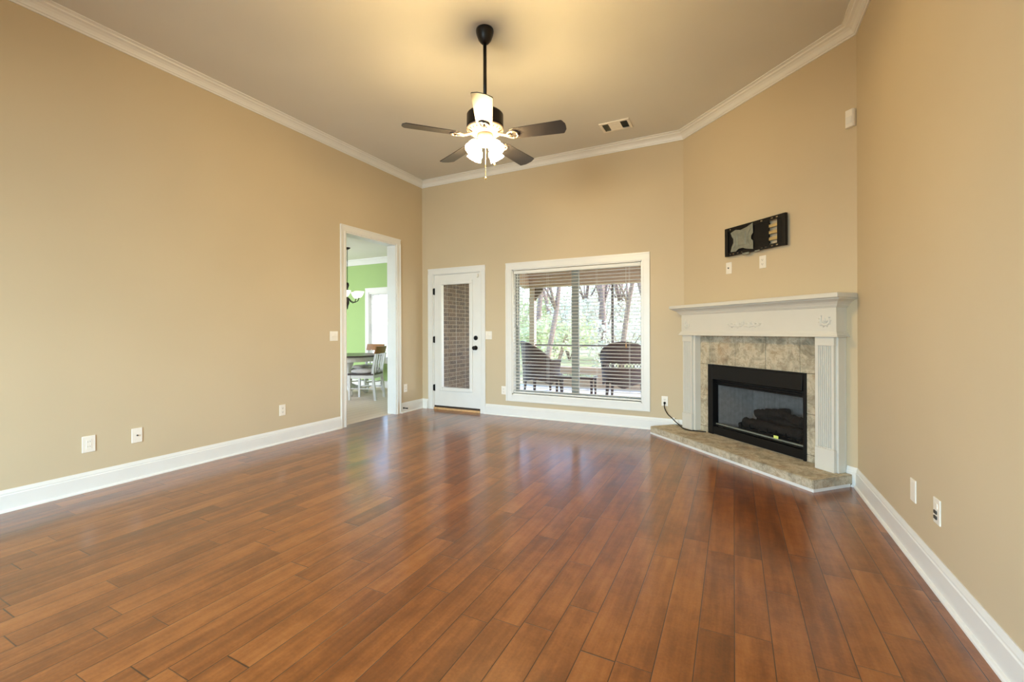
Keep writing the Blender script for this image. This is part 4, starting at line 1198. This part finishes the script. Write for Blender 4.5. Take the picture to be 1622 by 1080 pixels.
def dining_chair(loc, rz, label):
    """front = +y, origin at the floor under the seat centre"""
    t = thing('dining_chair', label, 'chair', loc, rz, 'dining chairs round the table')
    w, d = 0.20, 0.20
    for sx in (-1, 1):
        mb = MB(); mb.prism([(-0.02, -0.02), (0.02, -0.02), (0.02, 0.02), (-0.02, 0.02)], lambda a, b: (sx * (w - 0.005) + a * 0.8, d + b * 0.8, 0), lambda a, b: (sx * w + a, d + b, 0.43)); mb.build('leg', M['white_wood'], t)
        mb = MB()
        pts = [(-0.262, 0.0), (-0.215, 0.43), (-0.225, 0.55), (-0.275, 0.80)]
        for (y0, z0), (y1, z1) in zip(pts, pts[1:]):
            mb.add([(sx * w - 0.018, y0 - 0.02, z0), (sx * w + 0.018, y0 - 0.02, z0), (sx * w + 0.018, y0 + 0.02, z0), (sx * w - 0.018, y0 + 0.02, z0),
                    (sx * w - 0.018, y1 - 0.02, z1), (sx * w + 0.018, y1 - 0.02, z1), (sx * w + 0.018, y1 + 0.02, z1), (sx * w - 0.018, y1 + 0.02, z1)],
                   [(0, 3, 2, 1), (4, 5, 6, 7), (0, 1, 5, 4), (1, 2, 6, 5), (2, 3, 7, 6), (3, 0, 4, 7)])
        mb.build('leg', M['white_wood'], t)
    mb = MB(); mb.box(-w - 0.02, -0.235, 0.43, w + 0.02, 0.225, 0.462); mb.build('seat', M['table_top'], t, bevel=0.006)
    mb = MB()
    for y in (0.195, -0.215): mb.box(-w + 0.02, y - 0.01, 0.375, w - 0.02, y + 0.01, 0.43)
    for x in (-w, w): mb.box(x - 0.01, -0.20, 0.375, x + 0.01, 0.18, 0.43)
    mb.build('seat_rail', M['white_wood'], t)
    mb = MB()
    for x in (-w, w): mb.tube([(x, -0.235, 0.20), (x * 0.99, 0.195, 0.20)], 0.011, 6)
    mb.tube([(-w, 0.0, 0.20), (w, 0.0, 0.20)], 0.011, 6)
    mb.build('stretcher', M['white_wood'], t)
    mb = MB()
    n_ = 8
    for i in range(n_):
        x0, x1 = -0.225 + 0.45 * i / n_, -0.225 + 0.45 * (i + 1) / n_
        b0, b1 = -0.30 - 0.025 * (1 - (x0 / 0.225) ** 2), -0.30 - 0.025 * (1 - (x1 / 0.225) ** 2)
        mb.add([(x0, b0 + 0.030, 0.80), (x1, b1 + 0.030, 0.80), (x1, b1 + 0.052, 0.80), (x0, b0 + 0.052, 0.80),
                (x0, b0, 0.925), (x1, b1, 0.925), (x1, b1 + 0.022, 0.925), (x0, b0 + 0.022, 0.925)],
               [(0, 3, 2, 1), (4, 5, 6, 7), (0, 1, 5, 4), (1, 2, 6, 5), (2, 3, 7, 6), (3, 0, 4, 7)])
    mb.build('top_rail', M['brown_wood'], t)
    mb = MB()
    for x in (-0.10, 0.0, 0.10):
        mb.tube([(x, -0.222, 0.46), (x, -0.24, 0.62), (x, -0.275, 0.81)], 0.012, 6)
    mb.build('back_slat', M['white_wood'], t)
    return t


def chair_cushion(loc, rz, label):
    mb = MB(); mb.lathe([(0.0, 0.0), (0.17, 0.0), (0.205, 0.018), (0.205, 0.034), (0.17, 0.055), (0.0, 0.062)], 24)
    mb.v = [(max(-0.2, min(0.2, x * 1.25)), max(-0.19, min(0.19, y * 1.25)), z) for x, y, z in mb.v]
    o = mb.build('seat_cushion', M['grey_cushion'], None, smooth=True)
    o.location = loc; o.rotation_euler = (0, 0, rz)
    tag(o, label, 'cushion', 'cushions on the dining chairs')


# chair 1: back from (-5.48,5.635) to (-5.63,6.01), facing -X
r1 = math.atan2(-0.37, -0.93) - PI / 2
c1 = (-5.555 - 0.245 * 0.93, 5.822 - 0.245 * 0.37, 0)
dining_chair(c1, r1, 'white dining chair with brown top rail at the right side of the table')
chair_cushion((c1[0], c1[1], 0.463), r1, 'grey cushion on the chair at the right side of the table')
dining_chair((-6.50, 6.44, 0), PI, 'white dining chair with brown top rail in front of the dining window')
chair_cushion((-6.50, 6.44, 0.463), PI, 'grey cushion on the chair in front of the dining window')

t = thing('chandelier', 'dark iron chandelier with white glass bowl shades', 'chandelier', (-6.40, 5.90, DZC))
mb = MB(); mb.lathe([(0.055, 0.0), (0.055, -0.012), (0.02, -0.035), (0.0, -0.04)], 16); mb.build('canopy', M['chandelier_metal'], t, smooth=True)
mb = MB(); mb.tube([(0, 0, -0.03), (0, 0, -0.66)], 0.006, 8); mb.build('stem', M['chandelier_metal'], t)
mb = MB(); mb.lathe([(0.006, -0.64), (0.025, -0.66), (0.03, -0.70), (0.012, -0.76), (0.010, -0.92), (0.030, -0.98), (0.036, -1.03), (0.016, -1.08), (0.010, -1.13), (0.0, -1.15)], 16); mb.build('body', M['chandelier_metal'], t, smooth=True)
for k in range(5):
    a = math.radians(22 + 72 * k)
    ca, sa = math.cos(a), math.sin(a)
    mb = MB(); mb.tube([(r * ca, r * sa, z) for r, z in ((0.02, -0.93), (0.07, -0.99), (0.14, -1.02), (0.20, -0.99), (0.225, -0.93))], 0.008, 6)
    arm = mb.build('arm', M['chandelier_metal'], t, smooth=True)
    mb = MB(); mb.lathe([(0.022, -0.93), (0.045, -0.915), (0.075, -0.865), (0.092, -0.815), (0.086, -0.815), (0.05, -0.88), (0.0, -0.905)], 18, Matrix.Translation((0.225 * ca, 0.225 * sa, 0))); mb.build('lamp_shade', M['chandelier_glass'], arm, smooth=True)

# ------------------------------------------------------------------ screened porch outside the window
PZ, PY, PXL, PXR = -0.02, 9.05, -4.29, 2.6
mb = MB(); mb.box(PXL, YB + T, PZ - 0.15, PXR, PY + 0.15, PZ); structure(mb.build('floor_porch', M['porch_floor']), 'pale smooth porch floor outside the window', 'floor')
mb = MB(); mb.box(PXL, YB + T, 2.62, PXR, PY + 0.2, 2.70); structure(mb.build('ceiling_porch', M['porch_ceiling']), 'tan board ceiling of the porch', 'ceiling')
mb = MB(); mb.box(PXL - 0.15, YB + T, PZ - 0.15, PXL, 7.22, 2.9); structure(mb.build('wall_brick', M['brick']), 'brown brick wall beyond the glazed door', 'wall')
mb = MB(); mb.box(PXL, PY - 0.07, 2.16, PXR, PY + 0.12, 2.40); mb.box(PXL, PY - 0.09, 2.38, PXR, PY + 0.14, 2.62)
mb.box(PXL, 7.22, 2.18, PXL + 0.19, PY - 0.07, 2.62)
structure(mb.build('beam_porch', M['porch_wood']), 'tan beam across the top of the porch screens', 'beam')
mb = MB(); mb.box(PXL, PY - 0.02, PZ, PXR, PY + 0.08, 0.36); mb.box(PXL, PY - 0.06, 0.36, PXR, PY + 0.12, 0.40)
structure(mb.build('wall_knee', M['porch_wood']), 'low tan knee wall under the porch screens', 'wall')
t = thing('porch_post', 'tan wooden porch post with a corner bracket', 'post', (-4.05, PY + 0.02, 0.40))
mb = MB(); mb.box(-0.06, -0.06, 0.0, 0.06, 0.06, 1.76); mb.build('shaft', M['porch_wood'], t)
mb = MB(); mb.prism([(0.06, 1.76), (0.26, 1.76), (0.26, 1.69), (0.06, 1.46)], lambda a, b: (a, -0.03, b), lambda a, b: (a, 0.03, b)); mb.build('bracket', M['porch_brown'], t)
mb = MB(); mb.box(-0.026, -0.02, 0.0, 0.026, 0.02, 1.76)
o = mb.build('screen_post', M['screen_frame']); o.location = (-2.235, PY + 0.02, 0.40)
tag(o, 'slim dark screen post seen through the right half of the window', 'post')
mb = MB(); mb.box(-3.99, PY + 0.005, 0.845, PXR, PY + 0.035, 0.885)
o = mb.build('screen_rail', M['screen_frame']); tag(o, 'slim dark horizontal rail across the porch screens', 'rail')


def wicker_chair(loc, rz, label):
    """back toward -y"""
    t = thing('wicker_armchair', label, 'chair', loc, rz, 'wicker armchairs on the porch')
    A, B = 0.42, 0.37
    def pos(th, z):
        fl = 1 + 0.10 * max(0, (z - 0.35)) / 0.6
        return Vector((A * fl * math.sin(th), -B * fl * math.cos(th), z))
    def top(th):
        q = abs(th) / math.radians(125)
        return 0.62 + 0.37 * max(0.0, math.cos(min(1, q * 1.35) * PI / 2)) ** 0.8
    TH = math.radians(125)
    NT = 44
    def shell(t0, t1, zf0, zf1, nz=8):
        mb_ = MB()
        vs, fs = [], []
        for i in range(NT + 1):
            th = t0 + (t1 - t0) * i / NT
            a_, b_ = zf0(th), zf1(th)
            for j in range(nz + 1): vs.append(pos(th, a_ + (b_ - a_) * j / nz))
        for i in range(NT):
            for j in range(nz):
                p = i * (nz + 1) + j
                fs.append((p, p + nz + 1, p + nz + 2, p + 1))
        return mb_.add(vs, fs)
    L0, L1, LT = 0.555, 0.640, math.radians(58)
    mb = shell(-TH, TH, lambda th: 0.36, lambda th: L0)
    b2 = shell(-TH, TH, lambda th: L1 if abs(th) < 1.9 else L1 - 0.02, lambda th: max(top(th), L1 + 0.005)); mb.add(b2.v, b2.f)
    for t0, t1 in ((-TH, -LT), (LT, TH)):
        b2 = shell(t0, t1, lambda th: L0, lambda th: L1, 1); mb.add(b2.v, b2.f)
    mb.build('woven_back', M['wicker'], t, smooth=True, solid=0.022)
    mb = MB()
    nl = 15
    for k in range(nl):
        a = -LT + 2 * LT * k / nl; b = -LT + 2 * LT * (k + 1) / nl
        mb.tube([pos(a, L0), pos(b, L1)], 0.0055, 5); mb.tube([pos(b, L0), pos(a, L1)], 0.0055, 5)
    mb.build('lattice_band', M['wicker'], t)
    mb = MB(); mb.tube([pos(-TH + 2 * TH * i / 60, max(top(-TH + 2 * TH * i / 60), L1)) for i in range(61)], 0.026, 8); mb.build('rim', M['wicker'], t, smooth=True)
    def low(th):
        q = (abs(th) % (PI / 2)) / (PI / 2)
        return 0.20 + 0.10 * math.sin(q * PI)
    mb = shell(-PI * 0.999, PI * 0.999, low, lambda th: 0.37, 4); mb.build('skirt', M['wicker'], t, smooth=True, solid=0.018)
    seat = [(0.40 * math.sin(2 * PI * k / 32), -0.35 * math.cos(2 * PI * k / 32)) for k in range(32)]
    mb = MB(); mb.prism(seat, lambda a, b: (a, b, 0.35), lambda a, b: (a, b, 0.385)); mb.build('seat', M['wicker'], t)
    for th in (PI / 4, -PI / 4, 3 * PI / 4, -3 * PI / 4):
        p = pos(th, 0.0)
        mb = MB(); mb.tube([(p.x * 0.98, p.y * 0.98, 0.36), (p.x, p.y, 0.16), (p.x * 1.04, p.y * 1.04, 0.0)], [0.034, 0.028, 0.022], 8); mb.build('leg', M['wicker'], t, smooth=True)
    return t


wicker_chair((-3.30, 7.85, PZ), math.radians(-48), 'dark wicker armchair on the porch, turned toward the right')
wicker_chair((-1.70, 7.90, PZ), math.radians(4), 'dark wicker armchair on the porch with its back to the window')
mb = MB(); mb.lathe([(0.0, 0.0), (0.26, 0.0), (0.30, 0.03), (0.30, 0.07), (0.26, 0.10), (0.0, 0.105)], 24)
o = mb.build('seat_cushion', M['cushion'], None, smooth=True); o.location = (-3.27, 7.88, PZ + 0.386); tag(o, 'pale cushion on the seat of the left wicker armchair', 'cushion')
t = thing('porch_table', 'low dark wicker side table between the two porch armchairs', 'table', (-2.62, 7.85, PZ), math.radians(6))
mb = MB(); mb.box(-0.36, -0.24, 0.325, 0.36, 0.24, 0.36); mb.build('tabletop', M['wicker'], t, bevel=0.006)
mb = MB(); mb.box(-0.35, -0.23, 0.3605, 0.35, 0.23, 0.367); mb.build('glass_top', M['glass'], t)
for x in (-0.32, 0.32):
    for y in (-0.20, 0.20):
        mb = MB(); mb.tube([(x, y, 0.325), (x, y, 0.0)], [0.026, 0.020], 8); mb.build('leg', M['wicker'], t)

# ------------------------------------------------------------------ garden beyond the porch
rnd = random.Random(11)
mb = MB()
gn = 26
vs, fs = [], []


def gz(x, y): return -0.9 + max(0, y - 14) * 0.055 + 0.25 * math.sin(x * 0.25) * math.cos(y * 0.2)


for i in range(gn + 1):
    for j in range(gn + 1):
        x, y = -70 + 110 * i / gn, PY + 0.2 + 75 * j / gn
        vs.append((x, y, gz(x, y)))
for i in range(gn):
    for j in range(gn):
        p = i * (gn + 1) + j
        fs.append((p, p + gn + 1, p + gn + 2, p + 1))
mb.add(vs, fs)
structure(mb.build('ground_lawn', M['grass'], smooth=True), 'dry sloping lawn beyond the porch', 'ground')


def bare_tree(x, y, h, lean, label, spread=1.0, foliage=None, nl=0):
    z0 = gz(x, y)
    t = thing('tree', label, 'tree', (x, y, z0 - 0.05), 0, 'trees beyond the porch')
    tr = MB(); lf = MB()
    def branch(p, d, ln, r, lvl):
        pts, rs = [p], [r]
        q = p.copy(); dd = d.copy()
        n_ = 5
        for k in range(n_):
            dd = (dd + Vector((rnd.uniform(-1, 1), rnd.uniform(-1, 1), rnd.uniform(-0.3, 0.6))) * 0.13).normalized()
            q = q + dd * ln / n_
            pts.append(q.copy()); rs.append(r * (1 - 0.55 * (k + 1) / n_))
        tr.tube(pts, rs, 6 if lvl < 2 else 4)
        if lvl < 3:
            nb = (9, 5, 3)[lvl]
            for _ in range(nb):
                k = rnd.randint(2, n_)
                a = rnd.uniform(0, 2 * PI)
                sd = (dd + spread * 0.75 * Vector((math.cos(a), math.sin(a), rnd.uniform(0.1, 0.7)))).normalized()
                branch(pts[k].copy(), sd, ln * rnd.uniform(0.4, 0.62), rs[k] * 0.5, lvl + 1)
        if lvl >= 2 and nl:
            for _ in range(nl):
                c_ = pts[rnd.randint(1, n_)] + Vector((rnd.gauss(0, 1), rnd.gauss(0, 1), rnd.gauss(0, 1))) * 0.28
                u = Vector((rnd.gauss(0, 1), rnd.gauss(0, 1), rnd.gauss(0, 1))).normalized()
                w = u.orthogonal().normalized() * 0.07; u = u * 0.11
                lf.add([c_ - u, c_ + w, c_ + u, c_ - w], [(0, 1, 2, 3)])
    branch(Vector((0, 0, 0)), Vector((lean, 0, 1)).normalized(), h, h * 0.017, 0)
    tr.build('trunk', M['bark'], t, smooth=True)
    if nl: lf.build('foliage', foliage, t)


def shrub(x, y, h, w, material, label, n=1500):
    z0 = gz(x, y)
    t = thing('shrub', label, 'shrub', (x, y, z0), 0, 'shrubs beyond the porch')
    mb = MB()
    for k in range(7):
        a = rnd.uniform(0, 2 * PI)
        mb.tube([(0, 0, -0.05), (w * 0.2 * math.cos(a), w * 0.2 * math.sin(a), h * 0.5), (w * 0.4 * math.cos(a), w * 0.4 * math.sin(a), h * 0.9)], [0.04, 0.025, 0.01], 5)
    mb.build('stem', M['bark'], t)
    mb = MB()
    lumps = [(rnd.uniform(-0.5, 0.5) * w, rnd.uniform(-0.5, 0.5) * w, rnd.uniform(0.25, 0.85) * h, rnd.uniform(0.25, 0.42) * w) for _ in range(9)]
    for _ in range(n):
        lx, ly, lz, lr = rnd.choice(lumps)
        d = Vector((rnd.gauss(0, 1), rnd.gauss(0, 1), rnd.gauss(0, 1))).normalized() * lr * rnd.uniform(0.55, 1.0)
        c_ = Vector((lx, ly, max(0.05, lz))) + d
        u = Vector((rnd.gauss(0, 1), rnd.gauss(0, 1), rnd.gauss(0, 1))).normalized()
        s_ = rnd.uniform(0.08, 0.15) * (0.6 + h * 0.12)
        w_ = u.orthogonal().normalized() * s_ * 0.6; u = u * s_
        mb.add([c_ - u, c_ + w_, c_ + u, c_ - w_], [(0, 1, 2, 3)])
    mb.build('foliage', material, t)


bare_tree(-6.1, 14.5, 6.5, 0.24, 'leaning bare tree seen through the left half of the window', 0.7)
for (x, y, h, ln, nl) in ((-9.0, 20, 9, 0.05, 0), (-5.9, 21.5, 8, -0.10, 0), (-3.9, 17, 7, 0.14, 0), (-3.4, 24, 9, -0.05, 0), (-2.2, 16.5, 6.5, -0.12, 0), (-7.6, 28, 9, 0.03, 1), (-5.6, 31, 10, 0.0, 0), (-4.6, 28, 9, 0.05, 1), (-1.4, 27, 9, 0.0, 0), (-5.0, 19, 7, 0.06, 0), (-6.6, 24, 8.5, -0.05, 0), (-8.2, 24.5, 8, 0.08, 0), (-5.8, 26, 8, 0.1, 0), (-10.5, 27, 9, -0.06, 0), (-7.0, 33, 10, 0.0, 1)):
    bare_tree(x, y, h, ln, 'tall thin tree beyond the porch screens', 0.9, M['leaf_b'], nl)
for (x, y, h, w, m_) in ((-6.6, 17, 2.0, 2.4, 'leaf_a'), (-9.8, 18, 2.4, 2.4, 'leaf_a'), (-4.4, 19.5, 1.9, 2.4, 'leaf_b'), (-7.9, 22.5, 3.2, 3.0, 'leaf_b'), (-2.2, 20.5, 2.0, 2.2, 'leaf_b'), (-5.2, 25.5, 3.0, 3.0, 'leaf_b'), (-12, 24, 3.6, 3.0, 'leaf_a'), (-6.2, 23, 3.4, 2.8, 'leaf_b'), (-8.6, 33, 5.2, 4.2, 'leaf_b'), (-6.4, 36, 5.6, 4.4, 'leaf_b'), (-12.5, 33, 5.4, 4.2, 'leaf_a'), (-16.5, 34, 5.4, 4.4, 'leaf_b')):
    shrub(x, y, h, w, M[m_], {'leaf_a': 'bright green leafy shrub beyond the porch screens', 'leaf_b': 'pale dusty green shrub beyond the porch screens'}[m_])
